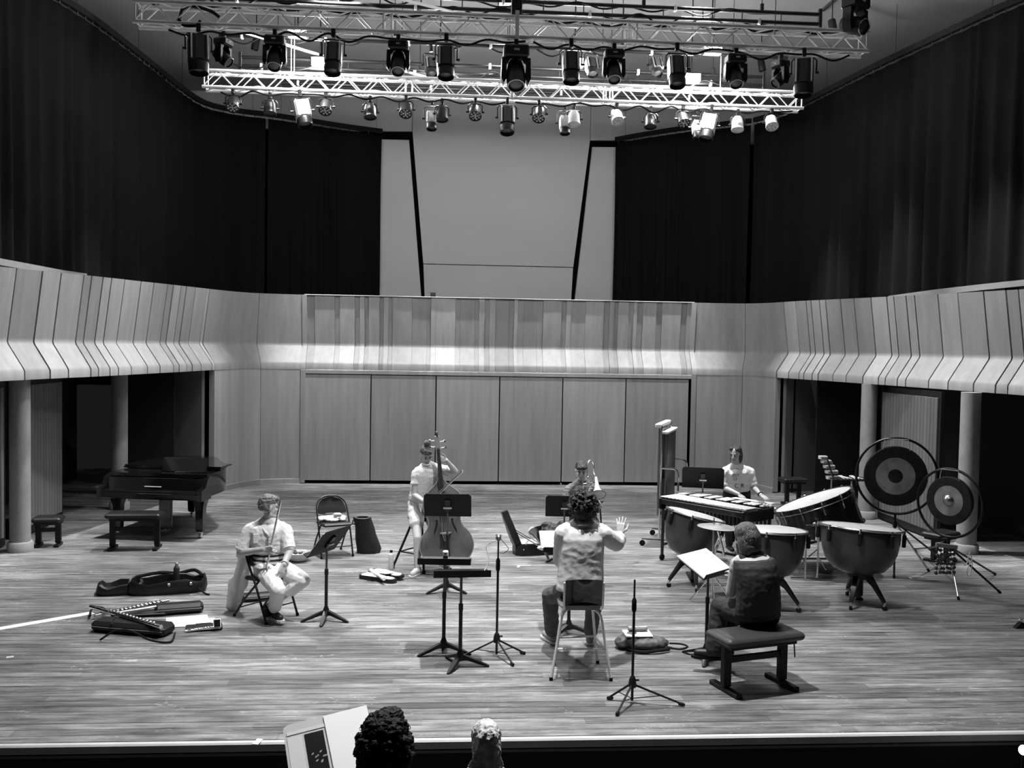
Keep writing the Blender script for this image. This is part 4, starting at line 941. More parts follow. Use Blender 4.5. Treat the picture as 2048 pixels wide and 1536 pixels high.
# -- backpack with tablet and pencil case
bp = thing('backpack', 'grey backpack lying flat on the boards beside the bare microphone stand', 'backpack', P(1288, 1296))
b = Blob(); b.ell((0, 0, .06), (.24, .15, .06)); b.ell((-.12, .03, .075), (.12, .12, .07)); b.ell((.10, -.02, .06), (.14, .12, .055)); b.ell((-.22, .0, .06), (.07, .1, .055))
b.skin('sack', mat('pack_cloth', .075, .55, bump=.3, bscale=20), bp, .011, 3, .012, 16)
MB().tube(smoothpts([(-.2, -.15, .03), (-.05, -.19, .02), (.1, -.18, .03), (.22, -.13, .03)], 4), .016, 6).build('strap', 'black_fabric', bp)
MB().tube(smoothpts([(.2, -.1, .04), (.32, -.14, .03), (.40, -.13, .05), (.36, -.06, .055), (.24, -.05, .06)], 5), .010, 6).build('handle_loop', 'black_fabric', bp)
tb = thing('tablet', 'white tablet lying on top of the grey backpack', 'tablet', P(1275, 1268, .13), .05); MB().box((0, 0, .006), (.27, .19, .011), rot(.06), .004).build('slab', 'white_plastic', tb)
pc = thing('pencil_case', 'grey soft pencil case lying on the white tablet', 'pencil case', P(1275, 1262, .145), .06); b = Blob(); b.box((0, 0, .022), (.20, .06, .042), None, .015); b.skin('pouch', mat('pouch_cloth', .20, .7), pc, .007, 4, .003, 40); MB().tube([(-.095, -.005, .044), (.095, -.005, .044)], .003, 5).build('zip', 'steel', pc)

# -- open trombone case with a second horn in it
tcase = thing('trombone_case', 'large open black trombone case with lining and brass pieces behind the conductor', 'case', P(1070, 1106), math.radians(6))
o2 = [(-.30, .16), (-.22, .20), (.05, .19), (.40, .08), (.62, .06), (.64, -.06), (.40, -.10), (.05, -.17), (-.22, -.19), (-.31, -.14)]
MB().prism(o2, 0, .16).build('lower_shell', 'black_leather', tcase); MB().prism([(x*.93, y*.86) for x, y in o2], .155, .166).build('lining', mat('lining', .30, .9, var=.3, vscale=14), tcase, False)
M = Matrix.Translation((-.30, 0, .10)) @ Matrix.Rotation(math.radians(-112), 4, 'Y') @ Matrix.Translation((.30, 0, 0))
MB().prism([(x*.55-.12, y) for x, y in o2], -.09, .0, M).build('lid', 'black_leather', tcase); MB().prism([(x*.50-.125, y*.86) for x, y in o2], -.002, .008, M).build('lid_lining', 'lining', tcase, False)
for s in (-1, 1): MB().cyl((-.32, s*.17, .34), (-.02, s*.19, .16), .006, n=6).build('lid_stay', 'black_metal', tcase)
for x in (-.2, .1): MB().ell((x, -.185, .09), .012, None, 8, 6).build('rivet', 'chrome', tcase)
hn = thing('trombone_bell', 'brass trombone bell section standing in the open case', 'trombone', P(1073, 1092, .17))
MB().lathe([(.115, .0), (.112, .008), (.075, .05), (.045, .12), (.028, .22), (.018, .36), (.014, .48), (.012, .48), (.016, .36), (.026, .22), (.043, .12), (.073, .05), (.111, .004)], (-.02, .02, .22), (.35, -.5, -.75), 28).build('bell', mat('dark_brass', .30, .22, 1.0), hn)
MB().tube(smoothpts([(.10, -.2, -.02+.04), (.05, -.1, .05), (-.05, -.05, .10), (-.12, -.02, .20), (-.06, 0, .26), (0, .02, .2), (.06, -.04, .08)], 5), .010, 8).build('tubing', 'brass', hn)
MB().tube(smoothpts([(-.16, -.1, .04), (-.12, -.12, .1), (-.04, -.13, .06), (.02, -.12, .03), (.10, -.1, .05)], 5), .008, 8).build('tuning_slide', 'chrome', hn)
lump('white_bag', P(1092, 1100, .17), [((0, 0, .03), (.12, .06, .035)), ((.10, .04, .06), (.04, .04, .05)), ((.17, .03, .03), (.06, .04, .025))], 'cloth_white', 'white crumpled bag lying in the open trombone case', 'bag', .01, 2, .012)
lump('dark_jacket', P(1108, 1083), [((0, 0, .12), (.18, .14, .14)), ((.12, .05, .14), (.13, .12, .15)), ((-.1, .06, .16), (.12, .1, .12))], mat('jacket_dark', .010, .6), 'dark crumpled jacket heaped beside the open trombone case', 'jacket', .014, 3, .03, None, 9)
# ------------------------------------------------------------------ percussion
mat('copper_dark', .05, .30, .2, spec=.6); mat('drum_skin', .52, .75); mat('shell_black', .010, .25, coat=.3); mat('bar_metal', .72, .40, .2); mat('bronze', .13, .42, .8, var=.45, vscale=9); mat('bronze_dark', .035, .5, .6, var=.3, vscale=12); mat('bronze_light', .40, .45, .45, var=.35, vscale=7)
def txt(s, size, name, parent, M, mt):
    c = bpy.data.curves.new(name, 'FONT'); c.body = s; c.size = size; c.align_x = 'CENTER'; c.align_y = 'CENTER'; c.extrude = .0008
    o = bpy.data.objects.new(name, c); TMP.collection.objects.link(o); me = evaluated(o); me.materials.clear(); me.materials.append(MATS[mt])
    me.transform(M); return put(name, me, parent)
def timpani(cen, Rm, zr, tilt, tdir, lab, legs, rz=0.0):
    """kettle drum: bowl, skin, rim, tension lugs with brackets, base, three splayed legs with castors, pedal. cen: floor centre"""
    t = thing('timpani', lab, 'timpani', cen, rz, 'kettle drums'); ax = V((math.sin(tilt)*math.cos(tdir), math.sin(tilt)*math.sin(tdir), math.cos(tilt)))
    Rt = Matrix(basis(ax)).transposed(); c = V((0, 0, zr))
    dp = zr-.36
    prof = [(.05, -dp), (Rm*.35, -dp*.99), (Rm*.62, -dp*.90), (Rm*.80, -dp*.72), (Rm*.90, -dp*.50), (Rm*.945, -dp*.25), (Rm*.95, -.05), (Rm*.95, -.02)]
    bw = MB().lathe(prof, c, ax, 36).build('bowl', 'copper_dark', t)
    MB().lathe([(.01, .012), (Rm*.93, .012), (Rm*.965, .004), (Rm*.965, -.01)], c, ax, 36, False).build('skin', 'drum_skin', t)
    MB().torus(c+ax*.002, Rm*.985, .014, ax, 40, 8).build('hoop', 'steel', t)
    a, b, d = basis(ax)
    for k in range(8):
        an = 2*PI*k/8+.35; u = a*math.cos(an)+b*math.sin(an)
        l = MB().box(c+u*(Rm*1.02)+ax*(-.10), (.045, .045, .15), Matrix((u, ax.cross(u), ax)).transposed(), .012).build('strut_bracket', 'black_metal', t)
        MB().cyl(c+u*(Rm*1.02)+ax*(-.03), c+u*(Rm*1.02)+ax*.016, .012, n=8).build('tension_lug', 'chrome', l)
    MB().lathe([(.10, .30), (.15, .32), (.17, .37), (.12, .42)], n=20).build('base_ring', 'black_metal', t); MB().cyl((0, 0, .10), (0, 0, .34), .045, n=12).build('base_tube', 'black_metal', t)
    MB().box((0, .10, .08), (.10, .26, .03), rot(.25), .01).build('pedal', 'black_metal', t)
    for an in legs:
        u = U(an); p0 = u*.12+V((0, 0, .34)); p1 = u*.35+V((0, 0, .09)); n = V((-u.y, u.x, 0)); rg = []
        for q, hw, hh in ((p0, .03, .05), (p0.lerp(p1, .3)+V((0, 0, .02)), .028, .036), (p1, .02, .022)):
            rg.append([q-n*hw+V((0, 0, -hh)), q+n*hw+V((0, 0, -hh)), q+n*hw+V((0, 0, hh)), q-n*hw+V((0, 0, hh))])
        l = MB().loft(rg).build('leg', 'black_metal', t); MB().cyl(p1+V((0, 0, -.045)), p1+V((0, 0, .0)), .016, n=10).build('castor_stem', 'chrome', l); MB().cyl(p1-n*.012+V((0, 0, -.0615)), p1+n*.012+V((0, 0, -.0615)), .028, n=14).build('castor_wheel', 'rubber', l)
    return t
tR = V((4.93, 10.95, 0)); timpani(tR, .465, Q(1722, 1055, 10.95).z, .10, math.radians(42), 'large kettle drum nearest the gongs', [-62, -128, 88])
tM = V((3.80, 10.80, 0)); timpani(tM, .41, Q(1545, 1060, 10.8).z, .07, math.radians(62), 'kettle drum behind the seated woman', [-40, -140, 90])
tL = V((3.20, 11.82, 0)); timpani(tL, .36, Q(1381, 1030, 11.82).z, .23, math.radians(4), 'kettle drum in front of the vibraphone, its skin tilted', [-100, 195, 55])
# -- suspended cymbal on a stand
cy = thing('cymbal_stand', 'thin suspended cymbal on a metal stand beside the tilted kettle drum', 'cymbal', V((Q(1428, 1048, 10.9).x, 10.9, 0)))
MB().cyl((0, 0, .1), (0, 0, .96), .012, n=8).build('pole', 'steel', cy)
MB().lathe([(.012, .955), (.035, .95), (.05, .935), (.16, .922), (.235, .905), (.235, .902), (.16, .918), (.05, .93), (.01, .94)], n=32, axis=(.05, 0, 1)).build('cymbal', 'bronze_light', cy); MB().cyl((0, 0, .95), (0, 0, 1.01), .006, n=6).build('post_tip', 'black_metal', cy)
for a in (-100, 20, 140): MB().tube([U(a)*.015+V((0, 0, .34)), U(a)*.16+V((0, 0, .16)), U(a)*.27+V((0, 0, .014))], .009, 6).build('leg', 'chrome', cy)
for k, (p, q) in enumerate((((.05, .0, .86), (.16, .10, .55)), ((.10, .02, .80), (.02, .12, .50)))): MB().cyl(p, q, .014, n=8).build('boom', 'chrome', cy)

# -- vibraphone
va = P(1322, 992, .90); vb = P(1488, 1020, .90); vd = (vb-va); vL = vd.length; va2 = math.atan2(vd.y, vd.x)
vib = thing('vibraphone', 'long vibraphone with bright metal bars and dark resonator tubes', 'vibraphone', (va.x, va.y, 0), va2)
# local: x along the bars' row, y to the player
nb = 22; wid = vL/nb
me_n = [MB().box((0, 0, 0), (wid*.80, .36-.006*k, .014), None, .003).mesh('bar', 'bar_metal') for k in range(nb)]
for k in range(nb): put('bar', me_n[k], vib, (wid*(k+.5), .16, .895))
for k in range(nb):
    if k % 7 in (0, 1, 3, 4, 5): put('sharp_bar', MB().box((0, 0, 0), (wid*.80, .30-.004*k, .014), None, .003).mesh('sharp_bar', 'bar_metal'), vib, (wid*(k+1), .47, .912))
rt = MB().cyl((0, 0, 0), (0, 0, -.30), .022, n=10).mesh('resonator', mat('reson', .06, .3, .7))
for k in range(nb): put('resonator', rt, vib, (wid*(k+.5), .10, .85)); 
for k in range(nb): put('resonator', rt, vib, (wid*(k+1), .46, .85))
for y_ in (.02, .30, .34, .60): MB().box((vL/2, y_, .868), (vL+.06, .03, .05), None, .006).build('rail', 'shell_black', vib)
MB().box((vL/2, -.01, .83), (vL+.04, .015, .07), None, .004).build('front_rail', 'shell_black', vib)
for x_ in (.0, vL):
    MB().box((x_, .30, .80), (.05, .66, .16), None, .012).build('end_cheek', 'shell_black', vib)
    for y_ in (.05, .56):
        l = MB().cyl((x_, y_, .09), (x_, y_, .80), .022, n=10).build('leg', 'shell_black', vib); MB().cyl((x_-.012, y_, .045), (x_+.012, y_, .045), .043, n=16).build('castor', 'rubber', l)
    MB().cyl((x_, .05, .22), (x_, .56, .22), .016, n=8).build('leg_brace', 'black_metal', vib)
MB().cyl((0, .30, .22), (vL, .30, .22), .016, n=8).build('stretcher', 'black_metal', vib)
MB().box((vL/2, .12, .14), (.5, .10, .02), rot(.2), .005).build('pedal', 'steel', vib)
vw = vib.location; vm = Matrix.Rotation(va2, 3, 'Z'); VL = lambda q: V((va.x, va.y, 0))+vm @ V(q)
flat_obj('paper_strip', rect(.62, .12), .004, Matrix.Translation(VL((vL*.78, .60, .924))) @ Matrix.Rotation(va2+.03, 4, 'Z'), 'off_white', 'long pale music sheet lying on the player side of the vibraphone', 'paper')
for k in range(3):
    a = VL((vL+.02+.05*k, .40, .93)); b_ = VL((vL-.28+.04*k, .66, .935)); m_ = thing('mallet', ('yarn mallet lying at the low end of the vibraphone', 'second yarn mallet beside the first on the vibraphone', 'third yarn mallet nearest the bass drum')[k], 'mallet', a, 0, 'mallets on the vibraphone'); MB().cyl((0, 0, 0), b_-a, .005, n=6).build('stick', 'ply', m_); MB().ell((0, 0, 0), .02, None, 10, 8).build('head', 'cloth_white', m_)

# -- tubular bells
tb0 = P(1318, 1094); td = V((.33, .80, 0)); ta = math.atan2(td.y, td.x); W_ = td.length
tbl = thing('tubular_bells', 'tall chrome rack of tubular bells beside the vibraphone', 'tubular bells', (tb0.x, tb0.y, 0), ta); TH = 1.80
for x_ in (0, W_):
    MB().cyl((x_, 0, .12), (x_, 0, TH), .017, n=10).build('post', 'chrome', tbl); MB().tube([(x_, -.26, .10), (x_, .26, .10)], .017, 8).build('foot', 'chrome', tbl)
    for y_ in (-.25, .25): MB().cyl((x_-.012, y_, .043), (x_+.012, y_, .043), .042, n=14).build('castor', 'rubber', tbl)
MB().cyl((0, 0, .14), (W_, 0, .14), .015, n=8).build('lower_bar', 'chrome', tbl)
MB().box((W_/2, .05, TH), (W_+.08, .09, .05), None, .01).build('front_top_bar', 'white_plastic', tbl); MB().box((W_/2, -.06, TH-.10), (W_+.04, .09, .04), None, .01).build('rear_top_bar', 'white_plastic', tbl)
for k in range(10):
    put('tube', MB().cyl((0, 0, 0), (0, 0, -1.42+.045*k), .024, n=10).mesh('tube', mat('bell_tube', .20, .2, .8)), tbl, (W_*(k+.8)/11, -.07, TH-.13))
for k in range(8): put('tube', MB().cyl((0, 0, 0), (0, 0, -1.30+.045*k), .024, n=10).mesh('tube', 'bell_tube'), tbl, (W_*(k+1.3)/11, .04, TH-.05))
MB().box((W_/2, -.0, TH-.75), (W_-.08, .012, .10)).build('damper_felt', 'black_fabric', tbl)
for x_, z_ in ((0, 1.17), (W_, 1.22)):
    MB().tube(smoothpts([(x_, .0, z_), (x_, -.16, z_), (x_, -.23, z_-.02), (x_, -.26, z_-.08), (x_, -.26, z_-.32)], 5), .014, 8).build('damper_arm', 'chrome', tbl)
MB().box((W_/2, -.02, .50), (W_+.02, .04, .04), None, .006).build('middle_bar', 'shell_black', tbl)

# -- concert bass drum tilted on its stand
bd = thing('bass_drum', 'big black concert bass drum tilted with its pale head up', 'bass drum', (5.05, 12.72, 0)); ax = V((-.34, .13, .93)).normalized(); c = V((.0, .0, .93)); RD = .52
MB().lathe([(RD, -.46), (RD, -.03)], c, ax, 40).build('shell', 'shell_black', bd); MB().lathe([(.01, .012), (RD*.97, .010), (RD*.99, 0)], c, ax, 40, False).build('upper_head', 'drum_skin', bd); MB().lathe([(RD*.98, -.46), (.01, -.47)], c, ax, 40, False).build('lower_head', 'drum_skin', bd)
MB().lathe([(RD+.018, -.035), (RD+.022, .018), (RD-.005, .02), (RD-.004, -.03)], c, ax, 40).build('hoop', 'shell_black', bd); MB().torus(c+ax*-.045, RD+.016, .007, ax, 44, 6).build('hoop_trim', 'chrome', bd); MB().torus(c+ax*-.45, RD+.016, .012, ax, 40, 6).build('hoop', 'shell_black', bd)
a, b_, _ = basis(ax)
for k in range(12):
    u = a*math.cos(k*PI/6+.2)+b_*math.sin(k*PI/6+.2); l = MB().cyl(c+u*(RD+.03)+ax*.03, c+u*(RD+.03)+ax*-.14, .006, n=6).build('tension_rod', 'chrome', bd); MB().box(c+u*(RD+.026)+ax*.005, (.03, .02, .05), Matrix((u, ax.cross(u), ax)).transposed(), .004).build('claw', 'chrome', l); MB().cap(c+u*(RD+.02)+ax*-.10, c+u*(RD+.02)+ax*-.15, .012, .010, 8).build('lug', 'steel', l)
for sx in (-.62, .62):
    MB().tube(smoothpts([(sx, -.30, .06), (sx*.98, -.1, .45), (sx, 0, .80)], 4), .015, 8).build('stand_leg', 'chrome', bd); MB().tube(smoothpts([(sx, .30, .06), (sx*.98, .1, .45), (sx, 0, .80)], 4), .015, 8).build('stand_leg', 'chrome', bd)
    for yy in (-.3, .3): MB().cyl((sx-.012, yy, .03), (sx+.012, yy, .03), .029, n=12).build('castor', 'rubber', bd)
for yy in (-.30, .30): MB().cyl((-.62, yy, .07), (.62, yy, .07), .015, n=8).build('floor_bar', 'chrome', bd)
# -- snare-like frame between the kettle drums: chrome stand
ps = thing('percussion_stand', 'chrome floor stand with a small clamp between two kettle drums', 'stand', P(1622, 1160))
MB().cyl((-.26, .03, .02), (.27, -.03, .02), .014, n=8).build('floor_bar', 'chrome', ps)
for x_, z_ in ((-.08, .50), (.08, .72)): MB().cyl((x_, 0, .02), (x_, 0, z_), .013, n=8).build('upright', 'chrome', ps)
MB().box((.02, 0, .71), (.20, .05, .018), None, .004).build('tray', 'chrome', ps); MB().ell((.04, 0, .73), (.045, .03, .02), None, 12, 8).build('wing_nut', 'chrome', ps); MB().box((.06, 0, .60), (.03, .03, .18), None, .006).build('clamp', 'white_plastic', ps)
for p, q in (((.08, 0, .40), (-.04, 0, .30)), ((.08, 0, .30), (.22, .02, .10)), ((-.08, 0, .30), (-.16, 0, .09)), ((.0, .05, .5), (.15, .06, .5))): MB().cyl(p, q, .009, n=6).build('brace', 'chrome', ps)
MB().lathe([(.012, .06), (.10, .07), (.12, .12), (.11, .125)], (.22, .12, 0), n=18).build('foot_pad', 'black_metal', ps)

# -- five wood blocks on an inclined bar
wk = thing('wood_blocks', 'stepped set of five pale wood blocks on a stand behind the bass drum', 'wood blocks', P(1660, 1062))
wo = V(wk.location); Yk = wo.y
MB().cyl((-.0, 0, .02), (-.0, 0, 1.14), .012, n=8).build('pole', 'chrome', wk)
for a in (-90, 30, 150): MB().tube([U(a)*.01+V((0, 0, .30)), U(a)*.26+V((0, 0, .012))], .010, 6).build('leg', 'chrome', wk)
pts = [(1646, 915), (1652, 923), (1658, 933), (1663, 943.5), (1666, 955)]
for k, (x, y) in enumerate(pts):
    q = Q(x, y, Yk)-wo; w_ = .125+.022*k
    l = MB().box(q, (w_, .10, .055), None, .006).build('block', mat('block_wood', .55, .6), wk); MB().box(q+V((.01, -.051, -.004)), (w_*.8, .004, .012)).build('slot', 'black_paint', l)
p, q = Q(1652, 918, Yk)-wo+V((0, -.06, 0)), Q(1666, 962, Yk)-wo+V((0, -.06, 0)); MB().cyl(p, q, .013, n=8).build('mount_bar', 'black_metal', wk)
# -- trap table with sticks behind the bass drum
tt = thing('trap_table', 'small black table with laid out sticks behind the bass drum rim', 'table', P(1700, 1075)); to = V(tt.location)
MB().box((0, 0, .93), (.48, .36, .025), None, .006).build('top', 'black_fabric', tt); MB().cyl((0, 0, .05), (0, 0, .92), .014, n=8).build('pole', 'chrome', tt)
for a in (-90, 30, 150): MB().tube([U(a)*.01+V((0, 0, .30)), U(a)*.28+V((0, 0, .012))], .010, 6).build('leg', 'chrome', tt)
for k in range(6):
    a = to+V((-.18+.06*k, -.14, .952)); m_ = thing('drum_stick', 'pale drum stick lying on the small black table, stick %s along the row' % ('first', 'second', 'third', 'fourth', 'fifth', 'sixth')[k], 'drum stick', a, .12*(k % 3), 'sticks on the trap table'); MB().cyl((0, 0, 0), (.04, .30, 0), .008, .007, n=6).build('shaft', 'block_wood', m_); MB().cap((.04, .30, 0), (.042, .315, 0), .012, .012, 8).build('tip', 'cloth_white', m_)

# -- gongs in ring stands
def gong(px, py, Y, rg_, rr_, dpx, dpy, rd, yawd, lab, boss, ringlab, legs, polepx):
    """ring stand with hub and legs; the gong hangs in it as a thing of its own"""
    c = Q(px, py, Y); n = V((math.sin(math.radians(yawd)), -math.cos(math.radians(yawd)), 0))
    fp = V((c.x, c.y, 0)); t = thing('gong_stand', ringlab, 'gong stand', fp); cz = V((0, 0, c.z))
    MB().torus(cz, rg_, .017, n, 56, 8).build('ring', 'black_metal', t)
    hub = cz+V((0, 0, -rg_-.14))
    MB().cyl(cz+V((0, 0, -rg_)), hub, .016, n=8).build('stem', 'black_metal', t); MB().box(hub, (.05, .05, .09), None, .01).build('hub', 'black_metal', t)
    for k, (lx, ly) in enumerate(legs):
        e = P(lx, ly)-fp; e.z = .014; l = MB().cyl(hub+V((0, 0, .03)), e, .013, n=8).build('leg', 'steel' if k == 0 else 'black_metal', t); MB().cap(e, e+(hub-e)*.03, .017, .017, 8).build('rubber_foot', 'rubber', l)
    g = thing('gong', lab, 'gong', c+n*.02+V((dpx, 0, dpy)))
    prof = [(.008, .012), (rd*.22, .010), (rd*.23, .008)] if not boss else [(.006, .06), (rd*.10, .056), (rd*.20, .035), (rd*.24, .012)]
    MB().lathe(prof, (0, 0, 0), n, 40).build('boss', 'bronze_dark' if not boss else mat('boss_metal', .5, .3, .9), g)
    MB().lathe([(rd*.225, .008), (rd*.66, .006)], (0, 0, 0), n, 48, False).build('bright_band', 'bronze_light', g)
    MB().lathe([(rd*.65, .0062), (rd*.96, .004), (rd, -.012), (rd*.985, -.05), (rd*.97, -.05), (rd*.98, -.014), (rd*.9, -.004), (.02, -.002)], (0, 0, 0), n, 48).build('dark_rim', 'bronze_dark', g)
    lat = V((n.y, -n.x, 0))
    for s in (-1, 1):
        p = lat*(s*rd*.42)+V((0, 0, rd*.86)); q = lat*(s*rd*.36)+V((0, 0, rg_*.975-dpy)); MB().cyl(p, q, .004, n=6).build('cord', 'off_white', g)
    MB().cyl(lat*(-rd*.36)+V((0, 0, rg_*.975-dpy)), lat*(rd*.36)+V((0, 0, rg_*.975-dpy)), .004, n=6).build('cord', 'off_white', g)
    return g
gong(1793, 952, 12.35, .50, 0, -.015, .0, .395, -24, 'large dark gong with a bright ring and a dark centre disc', False, 'ring stand of the larger gong with long tripod legs', [(1857, 1143), (1788, 1157), (1890, 1125)], 0)
g2 = gong(1899, 1006, 11.5, .42, 0, .0, .03, .30, -58, 'smaller gong with a shiny raised boss in its middle', True, 'ring stand of the smaller gong with a bright front leg', [(1917, 1200), (2000, 1187), (1830, 1100), (1990, 1150)], 0)
# -- rattle of nut shells hanging on the gong stand
rt_ = thing('shell_rattle', 'bunch of dark nut shells hung in rows from a board on the gong stand', 'rattle', Q(1893, 1092, 11.25)); ro = V(rt_.location)
MB().box((0, 0, 0), (.27, .04, .05), rot(0, .12), .006).build('board', 'grey_mid', rt_)
nm_ = MB().ell((0, 0, 0), (.026, .022, .019), None, 10, 7).mesh('shell', mat('nut', .045, .2, coat=.4))
for r_ in range(6):
    for k in range(6): put('shell', nm_, rt_, (-.11+.043*k+random.uniform(-.008, .008), random.uniform(-.02, .02), -.05-.055*r_+random.uniform(-.008, .008)), rot(random.random(), random.random(), random.random()*3))
for k in range(6): MB().cyl((-.11+.043*k, 0, 0), (-.11+.043*k, 0, -.34), .003, n=5).build('string', 'black_fabric', rt_)
q0 = Q(1937, 1112, 11.3)
cable([Q(1922, 1120, 11.25), Q(1932, 1130, 11.25), Q(1940, 1105, 11.28), Q(1944, 1130, 11.28), Q(1938, 1152, 11.25), Q(1934, 1140, 11.25), Q(1945, 1118, 11.25)], .006, 'white cord loop hanging beside the nut shell rattle', 'white_plastic', 'cord')
# -- black stools
bench(P(1880, 1122), .5, 'low black stool behind the gong stands', .50, .34, .42, 'black_leather', .15, .30, False, 'low_stool')
bench(P(1585, 1010), .1, 'black padded bench standing by the wall behind the percussion player', .52, .34, .52, 'black_leather', .12, .40, False)
bench(P(270, 1098), math.radians(3), 'black piano bench in front of the grand piano', .76, .36, .52, 'black_leather', .30, .34, False, 'piano_bench')
bench(P(97, 1092), .12, 'small black stool beside the round column', .40, .32, .42, 'black_leather', .13, .26, False, 'low_stool')

# -- grand piano, lid flap folded back, keyboard to the audience
pn = thing('grand_piano', 'black glossy grand piano with its front lid folded back', 'piano', (-4.19, 14.48, 0), math.radians(-10))
# local: x along the keyboard, y towards the tail; keyboard front at y=0
case = [(-.76, 0), (.76, 0), (.76, .55), (.75, .95), (.66, 1.25), (.50, 1.5), (.34, 1.75), (.22, 2.0), (.05, 2.2), (-.2, 2.28), (-.48, 2.2), (-.66, 2.0), (-.74, 1.7), (-.76, 1.2)]
out = smoothpts([V((x, y, 0)) for x, y in case[2:]+[case[0]]], 3); poly = [(-.76, .28), (.76, .28)]+[(p.x, p.y) for p in out if p.y > .45]
MB().prism(poly, .62, .955).build('case', 'black_gloss', pn)
MB().box((0, .16, .655), (1.52, .34, .09), None, .008).build('key_bed', 'black_gloss', pn)
for s in (-1, 1):
    MB().prism([(0.0, .60), (.06, .60), (.34, .60), (.34, .93), (.22, .90), (.14, .78), (.0, .75)], s*.76-.04, s*.76+.04, Matrix(((0, 0, 1, 0), (1, 0, 0, 0), (0, 1, 0, 0), (0, 0, 0, 1)))).build('cheek', 'black_gloss', pn)
MB().box((0, .19, .80), (1.44, .02, .20), rot(-.25), .004).build('fallboard', 'black_gloss', pn); MB().box((0, .08, .715), (1.42, .15, .03), None, .004).build('key_cover', 'black_gloss', pn)
MB().box((-.02, .168, .775), (.26, .006, .014), rot(-.25)).build('fallboard_strip', mat('strip_pale', .85, .3), pn)  # thin pale strip across the fallboard
lid = [(x*1.01, y) for x, y in poly if True]
MB().prism([(-.77, .75)]+[(.77, .75)]+[(x*1.02, y+.01) for x, y in poly if y > .76], .965, .99).build('lid', 'black_gloss', pn); MB().prism([(-.77, .78), (.77, .78), (.77, 1.20), (-.77, 1.20)], .992, 1.012).build('lid_flap', 'black_gloss', pn)
MB().box((.30, .55, 1.06), (.70, .02, .22), rot(-.35), .006).build('music_desk', 'black_gloss', pn)
MB().cyl((.20, .42, .965), (.62, .44, .98), .008, n=6).build('lid_stick', 'chrome', pn)
for x_, y_ in ((-.64, .34), (.64, .34), (-.2, 1.95)):
    l = MB().loft([[V((x_+sx*w_, y_+sy*w_, z)) for sx, sy in ((-1, -1), (1, -1), (1, 1), (-1, 1))] for z, w_ in ((.10, .045), (.14, .055), (.45, .06), (.56, .085), (.62, .095))]).build('leg', 'black_gloss', pn)
    MB().cyl((x_-.02, y_, .045), (x_+.02, y_, .045), .044, n=14).build('castor', 'chrome', l); MB().box((x_, y_, .085), (.05, .05, .04), None, .006).build('castor_fork', 'chrome', l)
MB().box((0, .55, .34), (.20, .05, .50), None, .006).build('pedal_lyre', 'black_gloss', pn)
for k in (-1, 0, 1): MB().box((.06*k, .48, .065), (.025, .14, .012), None, .004).build('pedal', 'brass', pn)
MB().box((-.05, .62, .2), (.16, .02, .16), None, .004).build('lyre_card', 'off_white', pn)
# ------------------------------------------------------------------ people
mat('skin', .46, .5, spec=.35, var=.06, vscale=14); mat('hair_dark', .016, .5, spec=.5, var=.5, vscale=60, bump=.6, bscale=110); mat('hair_mid', .10, .42, spec=.5, var=.75, vscale=120, stretch=(1, 1, .10), bump=.7, bscale=150); mat('hair_blond', .75, .45, spec=.5, var=.5, vscale=26, bump=.6, bscale=50)
mat('shirt_pale', .64, .9, var=.10, vscale=12, bump=.5, bscale=11); mat('shirt_white', .85, .85, bump=.25, bscale=14); mat('shirt_grey', .14, .85, bump=.25, bscale=14); mat('shirt_cream', .74, .85, var=.04, vscale=10, bump=.3, bscale=9)
mat('trouser_white', .82, .85, bump=.3, bscale=12); mat('jeans', .085, .85, var=.2, vscale=20, bump=.3, bscale=14); mat('jeans_dark', .022, .8, var=.3, vscale=12, bump=.3, bscale=12); mat('top_dark', .022, .75, bump=.35, bscale=10); mat('shorts_pale', .62, .85, bump=.3, bscale=14)
mat('shoe_black', .010, .5); mat('sole_white', .6, .7); mat('shoe_pale', .5, .7); mat('eye_dark', .02, .3); mat('lip', .25, .5)
def stripe_mat(name, v1, v2, sc):
    m = bpy.data.materials.new(name); m.use_nodes = True; nt = m.node_tree; b = nt.nodes['Principled BSDF']; b.inputs['Roughness'].default_value = .85
    tc = nt.nodes.new('ShaderNodeTexCoord'); wv = nt.nodes.new('ShaderNodeTexWave'); wv.bands_direction = 'Z'; wv.inputs['Scale'].default_value = sc; wv.inputs['Distortion'].default_value = 1.2; wv.inputs['Detail Scale'].default_value = 1.5
    nt.links.new(tc.outputs['Object'], wv.inputs['Vector']); r = nt.nodes.new('ShaderNodeValToRGB'); r.color_ramp.interpolation = 'CONSTANT'
    r.color_ramp.elements[0].color = (v1, v1, v1, 1); r.color_ramp.elements[1].position = .5; r.color_ramp.elements[1].color = (v2, v2, v2, 1)
    nt.links.new(wv.outputs['Fac'], r.inputs[0]); nt.links.new(r.outputs[0], b.inputs['Base Color']); MATS[name] = m
stripe_mat('striped_cloth', .02, .55, 6.5)
